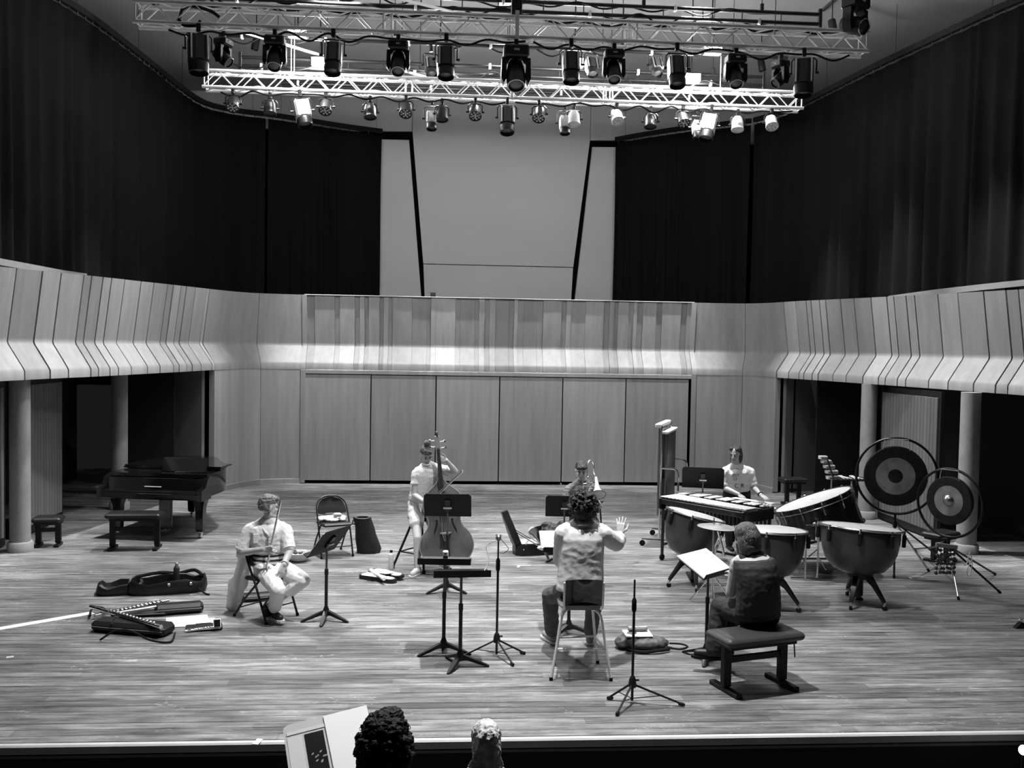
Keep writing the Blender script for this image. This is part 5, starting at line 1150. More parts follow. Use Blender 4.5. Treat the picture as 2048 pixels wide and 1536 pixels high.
def torso(b, J, g=0.0, lo=-.10, hi=1.0, wf=1.0, df=1.0, n=18, loose=False, trap=True):
    pel, ch = J['pel'], J['chest']; ls = (J['shB']-J['shA']).normalized(); lh = (J['hipB']-J['hipA']).normalized(); mid = J.get('mid', (pel+ch)/2)
    rows = [(-.10, .125, .105), (0, .165, .120), (.15, .163, .118), (.35, .142, .105), (.5, .138, .104), (.68, .155, .114), (.84, .165, .112), (.95, .150, .092), (1.0, .115, .075), (1.05, .07, .06)]
    if loose: rows = [(-.10, .172, .138), (0, .180, .138), (.15, .177, .132), (.35, .170, .126), (.5, .167, .124), (.68, .170, .124), (.84, .172, .118), (.95, .155, .095), (1.0, .118, .078), (1.05, .07, .06)]
    if hi > .9 and trap:
        for s_ in 'AB': sh = J['sh'+s_]; b.cap(ch+(J['head']-ch)*.28, ch.lerp(sh, .62)+V((0, 0, .012)), .050+g*.8, .050+g, 12); b.cap(ch.lerp(sh, .5), sh, .056+g, .052+g, 12)
    rg = []
    for t, w_, d_ in rows:
        if t < lo-.001 or t > hi+.001: continue
        c = (1-t)**2*pel+2*t*(1-t)*(mid*2-(pel+ch)/2)+t*t*ch if 0 <= t <= 1 else pel+(ch-pel)*t
        tt = max(0, min(1, t)); lat = (lh*(1-tt)+ls*tt).normalized(); ax = (ch-pel).normalized(); fw = lat.cross(ax).normalized(); lat = ax.cross(fw).normalized()
        w2, d2 = w_*wf+g, d_*df+g
        rg.append([c+lat*(w2*math.copysign(abs(math.cos(2*PI*k/n))**.85, math.cos(2*PI*k/n)))+fw*(d2*math.sin(2*PI*k/n)) for k in range(n)])
    b.loft(rg)
def arm(b, J, s, g=0.0, to=1.0, fr=0.0, k=1.0):
    sh, el, wr = J['sh'+s], J['el'+s], J['wr'+s]; up = min(1, to/.5) if to < .5 else 1
    b.cap(sh+(J['chest']-sh)*.25, sh+(el-sh)*.15, .058*k+g, .054*k+g, 12)
    e = sh.lerp(el, up); b.cap(sh, e, .052*k+g, (.052+(.040-.052)*up)*k+g, 12)
    if to > .5:
        f = (to-.5)/.5; m_ = el.lerp(wr, .3*f); b.cap(el, m_, .040*k+g, .041*k+g, 12); b.cap(m_, el.lerp(wr, f), .041*k+g, (.041-.014*f)*k+g, 12)
def leg(b, J, s, g=0.0, to=1.0, k=1.0, flare=0.0):
    h, kn, an = J['hip'+s], J['kn'+s], J['an'+s]; b.cap(h, h.lerp(kn, .5), .088*k+g, .076*k+g, 14)
    t1 = min(1, to/.5); b.cap(h.lerp(kn, .5*min(1, t1)), h.lerp(kn, t1), .076*k+g, (.076-.02*t1)*k+g, 14)
    if to > .5:
        f = (to-.5)/.5; bk = .35; b.cap(kn, kn.lerp(an, bk), .056*k+g, .054*k+g, 12); b.cap(kn.lerp(an, bk), kn.lerp(an, max(bk, f)), .054*k+g, (.054-.020*f)*k+g+flare, 12)
def hand(b, w, d, n, curl=.5, th=1, k=1.0, spread=.10):
    """palm of four bones, four fingers bending towards n, thumb leaving the side near the wrist"""
    d = d.normalized(); n = (n-d*n.dot(d)).normalized(); l = d.cross(n)*th
    for i, (o, L) in enumerate(((.032, .070), (.011, .078), (-.010, .073), (-.030, .058))):
        base = w+l*(o*.55*k); kn = w+d*(.085*k)+l*(o*k); b.cap(base, kn, .0135*k, .0115*k, 8)
        q = kn; dd = (d+l*(o*spread*14)).normalized(); c_ = curl*(1+.12*i)
        for j, f in enumerate((.45, .32, .25)):
            an = c_*(.5 if j == 0 else 1.0); ax_ = dd.cross(n); dd = (Matrix.Rotation(an, 3, ax_.normalized()) @ dd) if ax_.length > 1e-4 else dd
            q2 = q+dd*(L*f*k); b.cap(q, q2, (.0084-.0006*j)*k, (.0078-.0007*j)*k, 8); n = (n-dd*n.dot(dd)); n = n.normalized() if n.length > 1e-4 else V((0, 0, 1)); q = q2
        n = (n-d*n.dot(d)); n = n.normalized() if n.length > 1e-4 else l.cross(d)
    q0 = w+d*(.02*k)+l*(.022*k); q1 = q0+(d*.6+l*.75+n*.25).normalized()*(.042*k); q2 = q1+(d*.85+l*.25+n*.35).normalized()*(.032*k); q3 = q2+(d*.9+n*.3).normalized()*(.024*k)
    b.cap(q0, q1, .014*k, .012*k, 8); b.cap(q1, q2, .011*k, .0105*k, 8); b.cap(q2, q3, .0105*k, .009*k, 8)
def head_axes(f, up=None):
    f = f.normalized(); up = V(up) if up is not None else V((0, 0, 1)); r = f.cross(up).normalized(); return f, r, r.cross(f)
def head(b, c, f, up=None, k=1.0):
    f, r, u = head_axes(f, up); M = Matrix((r, f, u)).transposed(); A = lambda x, y, z: c+M @ V((x*k, y*k, z*k))
    b.ell(A(0, -.012, .022), (.075*k, .094*k, .095*k), M, 18, 12); b.ell(A(0, .020, -.035), (.060*k, .068*k, .082*k), M, 16, 10); b.cap(A(-.018, .062, -.097), A(.018, .062, -.097), .024*k, .024*k, 10)
    b.cap(A(-.045, .0, -.075), A(-.02, .055, -.098), .022*k, .02*k, 8); b.cap(A(.045, 0, -.075), A(.02, .055, -.098), .022*k, .02*k, 8)
    b.cap(A(0, .083, .008), A(0, .103, -.032), .009*k, .0135*k, 8); b.cap(A(-.014, .090, -.036), A(.014, .090, -.036), .009*k, .009*k, 8)
    b.cap(A(-.035, .072, .018), A(.035, .072, .018), .014*k, .014*k, 8); b.cap(A(-.018, .081, -.063), A(.018, .081, -.063), .0085*k, .0085*k, 8)
    for s in (-1, 1): b.ell(A(s*.076, -.012, -.012), (.010*k, .019*k, .030*k), M, 10, 8); b.ell(A(s*.038, .060, -.028), (.022*k, .02*k, .02*k), M, 8, 6)
    return A, M
def face_bits(par, A, M, k=1.0, closed=False):
    for s in (-1, 1):
        MB().ell(A(s*.031, .081, -.004), (.013*k, .007*k, .0055*k), M, 10, 6).build('eye', 'eye_dark', par); MB().tube([A(s*.014, .089, .020), A(s*.033, .088, .026), A(s*.050, .078, .020)], .0045*k, 6).build('eyebrow', 'hair_dark', par)
    MB().tube([A(-.024, .086, -.066), A(0, .0925, -.064), A(.024, .086, -.066)], .0045*k, 6).build('mouth', 'lip', par)
def foot(b, an, d, L=.17, h=.03, r=.034):
    d = V((d.x, d.y, 0)).normalized(); z = an.z; heel = V((an.x, an.y, max(.036, z-.055)))-d*.035; b.cap(an, heel, r, r, 10); b.cap(heel, V((an.x, an.y, heel.z-.004))+d*L, r, r*.8, 10, .85); b.cap(V((an.x, an.y, heel.z))+d*.02, an, r, r*.95, 10)
def shoe(par, an, d, mt, sole, root, L=.19, name='shoe', tip=0.0):
    """closed shoe on a flat sole"""
    d = V((d.x, d.y, 0)).normalized(); n = V((-d.y, d.x, 0)); z0 = max(0, an.z-.085); c = V((an.x, an.y, z0))-d*.05-root
    ol = [(-.03, .030), (.02, .036), (.10, .036), (.17, .046), (.22, .044), (.252, .022)]; s_ = L/.19
    pl = [c+d*(x*s_)+n*w_ for x, w_ in ol]+[c+d*(x*s_)-n*w_ for x, w_ in ol[::-1]]
    m_ = len(pl); mb = MB().add([p+V((0, 0, .003)) for p in pl]+[p+V((0, 0, .026)) for p in pl], [tuple(range(m_))[::-1], tuple(range(m_, 2*m_))]+[(k, (k+1) % m_, m_+(k+1) % m_, m_+k) for k in range(m_)])
    b = Blob(); q = c+V((0, 0, .055)); b.cap(q+d*.01, V(an)-root, .040, .042, 12); b.cap(q, q+d*(.10*s_), .038, .040, 12); b.cap(q+d*(.08*s_), q+d*(.20*s_)+V((0, 0, -.008)), .042, .034, 12)
    o = b.skin(name, mt, par, .008, 3); mb.build('sole', sole, o, False); return o
def person(label, J, floor_z=0.0):
    pel = J['pel']; root = V((pel.x, pel.y, floor_z)); t = thing('person', label, 'person', root); return t, {k: v-root for k, v in J.items()}, root
def hems(par, J, mt, g, to, k=1.0, neck=True):
    for s_ in 'AB':
        sh, el, wr = J['sh'+s_], J['el'+s_], J['wr'+s_]; f = to/.5; p = sh.lerp(el, f) if f <= 1 else el.lerp(wr, f-1); d = (el-sh) if f <= 1 else (wr-el)
        r_ = ((.052-.012*f) if f <= 1 else .040)*k+g; d.normalize(); p = p+d*(r_*.30)
        MB().lathe([(r_*.96, -.020), (r_*1.03, -.016), (r_*1.04, .006), (r_*.98, .010), (r_*.90, .0)], p, d, 20).build('sleeve_hem', mt, par)
    if neck:
        c = J['chest']+(J['head']-J['chest'])*.34; MB().torus(c, .070, .008, J['head']-J['chest'], 22, 6).build('neckline', mt, par)
def fin(b, nm, mt, par, vox=.008, sm=3, nz=0.0, nsc=14): return b.skin(nm, mt, par, vox, sm, nz, nsc)
def body_core(J, hd_f, up=None, k=1.0, kh=1.0):
    b = Blob(); torso(b, J, -.006, -.10, 1.05); b.cap(J['chest'], J['head']+V((0, 0, -.06)), .058*kh, .052*kh, 12); A, M = head(b, J['head'], hd_f, up, kh); return b, A, M

# ---- flute player
def j(Y0): return lambda x, y, dy=0.0: Q(x, y, Y0+dy)
q = j(10.50)
J = dict(pel=q(540, 1132), chest=q(536, 1049), head=q(538, 1013, -.02), shA=q(500, 1062, .02), shB=q(570, 1062, .0), elA=q(480, 1106, -.05), wrA=q(528, 1099, -.26), elB=q(579, 1103, -.12), wrB=q(568, 1129, -.26),
         hipA=q(527, 1138, -.06), hipB=q(556, 1135, -.02), knA=q(556, 1180, -.40), knB=q(606, 1160, -.22), anA=q(548, 1222, -.20), anB=q(535, 1214, -.06))
t, J, root = person('seated flute player in pale shirt and white trousers holding an upright silver flute', J); fl_root = root
hf = V((.80, .45, -.10)); b, A, M = body_core(J, hf)
for s in 'AB': arm(b, J, s, 0, 1.0); leg(b, J, s, 0, 1.0)
hand(b, J['wrA'], V((.9, -.25, .10)), V((.2, .9, .1)), .75, -1); hand(b, J['wrB'], V((-.25, -.4, -.8)), V((-.4, .3, -.2)), .45, 1)
fin(b, 'body', 'skin', t, .006); face_bits(t, A, M)
b = Blob(); torso(b, J, .016, .34, 1.0, 1.0, 1.0, 18, True)
for s in 'AB': arm(b, J, s, .028, .38)
fin(b, 'shirt', 'shirt_pale', t, .008, 4, .005, 15)
hems(t, J, 'shirt_pale', .026, .38, 1.0, False)
for k_ in range(4): MB().ell(J['chest'].lerp(J['pel'], .22+.10*k_)+V((.015, -.150, 0)), .007, None, 8, 6).build('button', 'grey_mid', t)
b = Blob(); torso(b, J, .022, -.02, .52, .98); fin(b, 'striped_vest', 'striped_cloth', t, .009, 3, .008)
MB().tube(smoothpts([J['chest']+V((-.07, -.03, .02)), J['chest']+V((-.01, -.13, -.05)), J['chest']+V((.05, -.12, -.12))], 4), .012, 6).build('collar', 'shirt_pale', t); MB().box(J['chest'].lerp(J['pel'], .28)+V((-.09, -.125, 0)), (.10, .012, .10), rot(0, 0, .3), .004).build('shirt_pocket', 'shirt_pale', t)
b = Blob(); torso(b, J, .016, -.10, .15); leg(b, J, 'A', .022, .90, 1.0, .008); leg(b, J, 'B', .022, .62); fin(b, 'trousers', 'trouser_white', t, .008, 4, .005, 14)
b = Blob()
for p, r in (((0, -.02, .055), (.080, .098, .078)), ((0, -.055, .02), (.078, .066, .075)), ((0, .045, .088), (.062, .055, .034)), ((.05, -.04, 0), (.035, .05, .05)), ((-.05, -.04, 0), (.035, .05, .05))): b.ell(A(*p), r, M, 16, 10)
fin(b, 'hair', mat('hair_ash', .13, .5, var=.7, vscale=90, stretch=(.5, 1, .4), bump=.7, bscale=120), t, .007, 2, .010, 26)
shoe(t, J['anA'], V((.55, -.8, 0)), 'shoe_black', 'sole_white', V((0, 0, 0))); shoe(t, J['anB'], V((.1, -.9, 0)), 'shoe_black', 'sole_white', V((0, 0, 0)))
MB().torus(J['wrB'].lerp(J['elB'], .12), .034, .006, J['elB']-J['wrB'], 18, 6).build('wristband', 'white_plastic', t)
p0 = Q(562, 1000, 10.24); p1 = Q(533, 1135, 10.30); ft = flute(p1, p0, .0105, 'upright silver flute held by the seated player', 15)
# jacket hanging on the chair back
jk = thing('hanging_jacket', 'pale jacket hanging over the back of the flute player chair', 'jacket', CHF+V((-.30, .10, .0)))
def jr(px, py, dy=0): return Q(px, py, 10.72+dy)-V(jk.location)
b = Blob()
for a, c_, r0, r1 in (((484, 1112), (470, 1170), .05, .075), ((470, 1165), (462, 1212), .07, .055), ((494, 1115), (486, 1170), .045, .055), ((484, 1165), (474, 1222), .045, .026), ((500, 1110), (480, 1110), .045, .05)): b.cap(jr(*a), jr(*c_), r0, r1, 12, .55)
b.skin('jacket_cloth', mat('jacket_pale', .70, .85, bump=.5, bscale=14), jk, .009, 4, .008, 11)

# ---- double bass player
q = j(12.72)
J = dict(pel=q(842, 1012, .08), chest=q(855, 936), head=q(853, 909, -.03), shA=q(833, 948, .0), shB=q(881, 940, -.02), elA=q(829, 990, -.08), wrA=q(848, 1003, -.30), elB=q(911, 943, -.12), wrB=q(893, 921, -.20),
         hipA=q(832, 1018, .04), hipB=q(856, 1018, .04), knA=q(835, 1076, -.28), knB=q(880, 1070, -.10), anA=q(834, 1142, -.34), anB=q(886, 1120, -.05))
t, J, root = person('seated bass player in pale shirt and shorts, hair in a bun', J)
hf = V((.25, -.85, -.55)); b, A, M = body_core(J, hf, None, 1.0, .97)
for s in 'AB': arm(b, J, s, 0, 1.0, 0, .92); leg(b, J, s, 0, 1.0, .95)
hand(b, J['wrA'], V((.8, -.35, -.3)), V((.2, .6, -.6)), .7, 1, .95); hand(b, J['wrB'], V((-.9, -.15, .25)), V((-.1, .9, -.2)), .6, -1, .95)
fin(b, 'body', 'skin', t, .006); face_bits(t, A, M, .97)
b = Blob(); torso(b, J, .014, .14, 1.0, .95, .95, 18, True)
for s in 'AB': arm(b, J, s, .022, .20, 0, .92)
fin(b, 'shirt', 'shirt_pale', t, .008, 4, .005, 15)
hems(t, J, 'shirt_pale', .024, .20, .92)
b = Blob(); torso(b, J, .018, -.10, .22, .97); leg(b, J, 'A', .022, .22, 1.0); leg(b, J, 'B', .022, .22, 1.0); fin(b, 'shorts', 'shorts_pale', t, .009, 3, .007, 13)
b = Blob()
for p, r in (((0, -.02, .05), (.078, .094, .076)), ((0, -.06, .01), (.074, .06, .08)), ((0, .045, .083), (.058, .05, .034)), ((0, -.05, .15), (.045, .045, .04)), ((.02, -.03, .17), (.03, .03, .03))): b.ell(A(*p), r, M, 16, 10)
fin(b, 'hair', 'hair_mid', t, .007, 2, .008, 26)
for s in (-1, 1): MB().torus(A(s*.032, .089, -.006), .021, .0022, M @ V((0, 1, 0)), 16, 5).build('glasses', 'steel', t)
shoe(t, J['anA'], V((-.35, -.9, 0)), 'shoe_pale', 'sole_white', V((0, 0, 0))); shoe(t, J['anB'], V((.4, -.8, 0)), 'shoe_pale', 'sole_white', V((0, 0, 0)))
# stool of the bass player
sp = V((J['pel'].x+root.x, J['pel'].y+root.y, 0)); hs = J['pel'].z-.13
bs = thing('bass_stool', 'tall black stool with splayed legs under the bass player', 'stool', sp); MB().lathe([(.02, hs-.05), (.16, hs-.05), (.175, hs-.02), (.165, hs), (.02, hs+.008)], n=24).build('seat', 'black_leather', bs)
fe = P(803, 1136)-sp
for a_ in (0, 1, 2, 3):
    u = Matrix.Rotation(a_*PI/2, 3, 'Z') @ V((fe.x, fe.y, 0)).normalized()*.36; l = MB().cyl(u.normalized()*.10+V((0, 0, hs-.05)), u+V((0, 0, .012)), .016, n=8).build('leg', 'black_metal', bs); MB().cyl(u, u+V((0, 0, .04)), .022, n=8).build('foot_cap', 'rubber', l)
    w_ = Matrix.Rotation((a_+1)*PI/2, 3, 'Z') @ V((fe.x, fe.y, 0)).normalized()*.36; h_ = .22; c1 = u.lerp(u.normalized()*.10, h_/(hs-.05))+V((0, 0, h_)); c2 = w_.lerp(w_.normalized()*.10, h_/(hs-.05))+V((0, 0, h_)); MB().cyl(c1, c2, .010, n=6).build('stretcher', 'black_metal', bs)
# the double bass: outline lofted between front and back plates
db = thing('double_bass', 'wooden double bass held upright by the seated player', 'double bass', P(897, 1132)); do = V(db.location)
bot = Q(897, 1128, 12.36); top = Q(873.5, 866, 12.62); ax = (top-bot).normalized(); lat = V((0, 1, 0)).cross(ax).normalized()*1; lat = ax.cross(V((0, -1, 0))).normalized(); fr = lat.cross(ax).normalized()
if fr.y > 0: fr = -fr
Lb = (top-bot).length; lat = ax.cross(fr).normalized()
if lat.x < 0: lat = -lat
BX = lambda x, y, z: bot-do+lat*x+ax*y+fr*z
half = [(0, .0), (.16, .01), (.27, .06), (.335, .16), (.345, .26), (.31, .37), (.255, .44), (.225, .48), (.205, .55), (.215, .62), (.245, .67), (.262, .75), (.25, .84), (.20, .92), (.12, .99), (.06, 1.05), (.03, 1.10)]
hp = smoothpts([V((x, y, 0)) for x, y in half], 3); ol = [(p.x, p.y) for p in hp]+[(-p.x, p.y) for p in hp[::-1] if p.x > .001]
mb = MB(); n_ = len(ol); zc = .42
rows = [(.86, -.115), (.97, -.10), (1.0, -.085), (1.0, .085), (.97, .10), (.80, .118), (.45, .13), (.02, .135)]
rings = [[BX(x*f, zc+(y-zc)*f, z) for x, y in ol] for f, z in rows]; mb.loft(rings); mb.build('body', mat('bass_wood', .10, .25, var=.35, vscale=4, coat=.5), db, True, 50)
MB().tube([BX(x*.985, zc+(y-zc)*.985, .097) for x, y in ol], .006, 6, True).build('purfling', mat('bass_edge', .28, .4), db)
MB().loft([[BX(sx*w_, y, z0+dz) for sx, dz in ((-1, 0), (1, 0), (1, .028), (-1, .028))] for y, w_, z0 in ((.62, .036, .165), (1.1, .030, .14), (Lb-.22, .020, .10))]).build('fingerboard', mat('ebony', .02, .35), db)
MB().tube([BX(0, 1.05, .08), BX(0, 1.3, .085), BX(0, Lb-.25, .08)], [.035, .024, .02], 8).build('neck', 'bass_edge', db)
MB().box(BX(0, Lb-.14, .09), (.07, .06, .20), Matrix((lat, fr, ax)).transposed(), .012).build('peg_box', 'bass_edge', db)
MB().torus(BX(0, Lb-.02, .10), .03, .016, lat, 16, 8).build('scroll', mat('scroll_dark', .06, .35), db)
for i, (s, y_) in enumerate(((-1, .10), (1, .12), (-1, .18), (1, .20))): c1 = BX(s*.03, Lb-y_, .09); pg = MB().cyl(c1, BX(s*.085, Lb-y_, .09), .007, n=6).build('tuning_peg', 'steel', db); MB().box(BX(s*.095, Lb-y_, .09), (.03, .01, .035), Matrix((lat, fr, ax)).transposed(), .004).build('peg_key', 'steel', pg)
MB().loft([[BX(sx*w_, y, z0+dz) for sx, dz in ((-1, -.004), (1, -.004), (1, .006), (-1, .006))] for y, w_, z0 in ((.06, .028, .135), (.30, .04, .165))]).build('tailpiece', 'ebony', db)
MB().prism([(-.075, .0), (.075, .0), (.062, .06), (.045, .14), (-.045, .14), (-.062, .06)], -.008, .008, (lambda m4: (setattr(m4, 'translation', BX(0, .40, .125)), m4)[1])(Matrix((lat, fr, -ax)).transposed().to_4x4() @ Matrix.Rotation(-PI/2, 4, 'X') if False else Matrix((lat, fr, -ax)).transposed().to_4x4())).build('bridge', 'bass_edge', db)
for k in range(4): MB().tube([BX((-1.5+k)*.014, .30, .172), BX((-1.5+k)*.024, .40, .26-.01*abs(k-1.5)), BX((-1.5+k)*.010, Lb-.20, .132)], .0028, 5).build('string', 'steel', db)
for s in (-1, 1): MB().tube(smoothpts([BX(s*.115, .56, .124), BX(s*.095, .57, .124), BX(s*.10, .52, .128), BX(s*.135, .42, .122), BX(s*.155, .34, .115), BX(s*.175, .32, .110), BX(s*.165, .30, .114)], 4), .012, 6).build('sound_hole', 'black_paint', db)
MB().cyl(BX(0, 0, 0), BX(0, -.06, 0), .008, n=6).build('end_pin', 'steel', db)
bw_ = thing('bass_bow', 'long bow held across the strings of the double bass', 'bow', Q(925, 941, 12.10)); bo_ = V(bw_.location); e = Q(858, 1004, 12.28)-bo_
MB().cyl((0, 0, 0), e, .008, n=8).build('stick', mat('bow_wood', .10, .4), bw_); MB().cyl(V((0, 0, -.018)), e+V((0, 0, -.03)), .004, n=5).build('hair', 'off_white', bw_); MB().box(e*.93+V((0, 0, -.014)), (.05, .02, .03), None, .004).build('frog', 'ebony', bw_); MB().box((0, 0, -.01), (.014, .012, .026), None, .003).build('tip', 'off_white', bw_)

# ---- trombone player
q = j(13.62)
J = dict(pel=q(1168, 1040, .10), chest=q(1164, 968), head=q(1162, 941, -.04), shA=q(1138, 981, .0), shB=q(1191, 979, .0), elA=q(1128, 1022, -.12), wrA=q(1160, 1012, -.36), elB=q(1200, 1012, -.10), wrB=q(1178, 985, -.28),
         hipA=q(1153, 1046, .02), hipB=q(1183, 1046, .02), knA=q(1140, 1060, -.42), knB=q(1196, 1060, -.42), anA=q(1142, 1112, -.40), anB=q(1194, 1112, -.40))
t, J, root = person('seated trombone player in grey shirt behind the conductor', J)
hf = V((-.05, -.92, -.38)); b, A, M = body_core(J, hf)
for s in 'AB': arm(b, J, s); leg(b, J, s)
hand(b, J['wrA'], V((.5, -.5, .2)), V((.5, .6, 0)), .8, 1); hand(b, J['wrB'], V((.1, -.4, .6)), V((-.8, .1, .1)), .8, -1)
fin(b, 'body', 'skin', t, .006); face_bits(t, A, M)
b = Blob(); torso(b, J, .014, -.05, 1.0, 1.0, 1.0, 18, True)
for s in 'AB': arm(b, J, s, .022, .34)
fin(b, 'shirt', 'shirt_grey', t, .009, 3, .009, 14)
hems(t, J, 'shirt_grey', .022, .34)
b = Blob(); torso(b, J, .016, -.10, .15); leg(b, J, 'A', .02, .94); leg(b, J, 'B', .02, .94); fin(b, 'trousers', 'jeans_dark', t, .010, 3, .008, 11)
b = Blob()
for p, r in (((0, -.02, .055), (.080, .096, .076)), ((0, -.055, .01), (.076, .062, .08)), ((-.02, .05, .080), (.060, .050, .034)), ((.03, .055, .070), (.04, .04, .03))): b.ell(A(*p), r, M, 16, 10)
fin(b, 'hair', 'hair_dark', t, .007, 2, .008, 26)
for s in 'AB': shoe(t, J['an'+s], V((0, -1, 0)), 'shoe_black', 'sole_white', V((0, 0, 0)))
tm = thing('trombone', 'shiny trombone played by the seated man, bell towards the conductor', 'trombone', Q(1196, 992, 13.02)); mo = V(tm.location); T = lambda x, y, Y: Q(x, y, Y)-mo
ctr = T(1196, 990, 13.02); dr = V((.06, -.80, -.58)).normalized(); a0 = T(1189, 930, 13.38)
MB().lathe([(.105, .0), (.102, -.006), (.070, -.04), (.042, -.10), (.026, -.20), (.018, -.30), (.016, -.30), (.024, -.20), (.040, -.10), (.068, -.038), (.100, .0)], ctr, (ctr-a0).normalized(), 28).build('bell', 'brass', tm)
MB().torus(ctr, .105, .005, (ctr-a0).normalized(), 28, 6).build('bell_rim', mat('dark_brass2', .12, .3, .8), tm)
MB().tube(smoothpts([ctr-(ctr-a0).normalized()*.28, T(1188, 945, 13.36), T(1187, 930, 13.42), T(1183, 922, 13.46), T(1178, 922, 13.45), T(1176, 930, 13.40), T(1175, 955, 13.30)], 5), .0105, 8).build('tuning_bow', 'chrome', tm)
MB().tube([T(1165.5, 957, 13.42), T(1167, 985, 13.0), T(1168, 1005, 12.8)], .008, 8).build('inner_slide', 'chrome', tm); MB().tube(smoothpts([T(1175, 955, 13.35), T(1174, 985, 13.0), T(1174, 1003, 12.8), T(1171, 1010, 12.75), T(1168, 1003, 12.8)], 4), .008, 8).build('outer_slide', 'chrome', tm)
MB().cyl(T(1165.3, 955, 13.45), T(1165.6, 959, 13.39), .013, .008, n=12).build('mouthpiece', 'chrome', tm); MB().cyl(T(1166, 968, 13.25), T(1175, 966, 13.25), .006, n=6).build('brace', 'chrome', tm); MB().cyl(T(1175, 968, 13.3), T(1190, 966, 13.22), .006, n=6).build('brace', 'chrome', tm); MB().torus(T(1180, 958, 13.3), .04, .007, V((.3, -.8, .2)), 16, 6).build('valve_loop', 'chrome', tm)

# ---- conductor, seen from behind
q = j(8.78)
J = dict(pel=q(1160, 1180, -.02), chest=q(1164, 1056), head=q(1166, 1016, .03), shA=q(1128, 1068, .0), shB=q(1203, 1068, .0), elA=q(1122, 1118, .12), wrA=q(1132, 1110, .38), elB=q(1232, 1086, .14), wrB=q(1240, 1068, .32),
         hipA=q(1141, 1186, .04), hipB=q(1180, 1186, .04), knA=q(1100, 1190, .36), knB=q(1190, 1190, .42), anA=q(1100, 1262, .40), anB=q(1180, 1268, .42))
J['anA'] = P(1104, 1268, .09); J['anB'] = P(1180, 1270, .09); J['knA'] = Q(1100, 1190, 9.20); J['knB'] = Q(1190, 1192, 9.25)
t, J, root = person('conductor in pale shirt seated on the tall stool with one hand raised', J)
hf = V((.1, .95, -.2)); b, A, M = body_core(J, hf)
for s in 'AB': arm(b, J, s); leg(b, J, s)
hand(b, J['wrB'], V((.10, .25, .95)), V((.2, .8, -.3)), .28, -1, 1.08, .35); hand(b, J['wrA'], V((.2, .9, .1)), V((.1, 0, -1)), .4, 1)
fin(b, 'body', 'skin', t, .0055); face_bits(t, A, M)
b = Blob(); torso(b, J, .030, -.06, 1.0, 1.06, 1.02, 18, True)
for s in 'AB': arm(b, J, s, .038, .66)
fin(b, 'shirt', 'shirt_cream', t, .008, 4, .0035, 12)
hems(t, J, 'shirt_cream', .036, .66, 1.0, False)
MB().tube(smoothpts([J['chest']+V((-.07, .03, .035)), J['chest']+V((-.04, -.065, .045)), J['chest']+V((.04, -.065, .045)), J['chest']+V((.07, .03, .035))], 4), .016, 6).build('collar', 'shirt_cream', t)
b = Blob(); torso(b, J, .020, -.10, .12); leg(b, J, 'A', .022, .95, 1.0, .01); leg(b, J, 'B', .022, .95, 1.0, .01); fin(b, 'trousers', 'jeans', t, .009, 3, .009, 10)
b = Blob(); rnd = random.Random(5)
for p, r in (((0, -.02, .05), (.112, .125, .105)), ((0, -.05, -.02), (.118, .095, .10))): b.ell(A(*p), r, M, 16, 10)
for k in range(150):
    th, ph = rnd.uniform(0, 2*PI), rnd.uniform(-.7, 1.4); p = V((.130*math.cos(th)*math.cos(ph), -.03+.132*math.sin(th)*math.cos(ph), .02+.128*math.sin(ph)))
    if p.y > .055 and p.z < .05: continue
    b.ell(A(*p), rnd.uniform(.010, .022), None, 8, 6)
fin(b, 'hair', 'hair_dark', t, .006, 1, .008, 40)
rg = MB()
for k in range(130):
    th, ph = rnd.uniform(0, 2*PI), rnd.uniform(-.7, 1.5); p = V((.138*math.cos(th)*math.cos(ph), -.03+.140*math.sin(th)*math.cos(ph), .02+.136*math.sin(ph)))
    if p.y > .055 and p.z < .05: continue
    rg.torus(A(*p), rnd.uniform(.010, .018), .0025, V((rnd.uniform(-1, 1), rnd.uniform(-1, 1), rnd.uniform(-1, 1))).normalized(), 10, 4, (0, rnd.uniform(3, 6)))
rg.build('curls', 'hair_dark', t)['kind'] = 'stuff'
shoe(t, J['anA'], V((-.35, .9, 0)), mat('shoe_grey', .25, .7), 'sole_white', V((0, 0, 0))); shoe(t, J['anB'], V((.2, .95, 0)), 'shoe_grey', 'sole_white', V((0, 0, 0)))

# ---- woman on the padded bench, seen from behind
q = j(8.36)
J = dict(pel=q(1515, 1226, -.02), chest=q(1505, 1112), head=q(1492, 1075, .06), shA=q(1474, 1128, .04), shB=q(1536, 1128, .0), elA=q(1462, 1184, .10), wrA=q(1474, 1150, .36), elB=q(1540, 1180, .14), wrB=q(1500, 1165, .36),
         hipA=q(1496, 1230, .04), hipB=q(1533, 1228, .04), knA=q(1440, 1212, .30), knB=q(1465, 1206, .42), anA=q(1428, 1300, .24), anB=q(1450, 1296, .36))
J['mid'] = (J['pel']+J['chest'])/2+V((.01, -.05, 0)); 
t, J, root = person('woman in dark sleeveless top seated on the padded bench reading a score', J)
hf = V((-.62, .72, -.30)); b, A, M = body_core(J, hf)
for s in 'AB': arm(b, J, s, .004, 1.0, 0, 1.12); leg(b, J, s)
hand(b, J['wrA'], V((-.3, .9, .2)), V((.2, .1, -1)), .4, 1); hand(b, J['wrB'], V((-.5, .8, .1)), V((.2, 0, -1)), .4, -1)
fin(b, 'body', 'skin', t, .006); face_bits(t, A, M)
b = Blob(); torso(b, J, .018, -.02, .95, 1.02, 1.08, 18, True, False)
for s in 'AB': c_ = J['chest']; b.cap(c_+(J['head']-c_)*.16, c_.lerp(J['sh'+s], .48)+V((0, 0, .006)), .068, .070, 12); b.cap(c_.lerp(J['sh'+s], .45), c_.lerp(J['pel'], .3), .066, .09, 10)
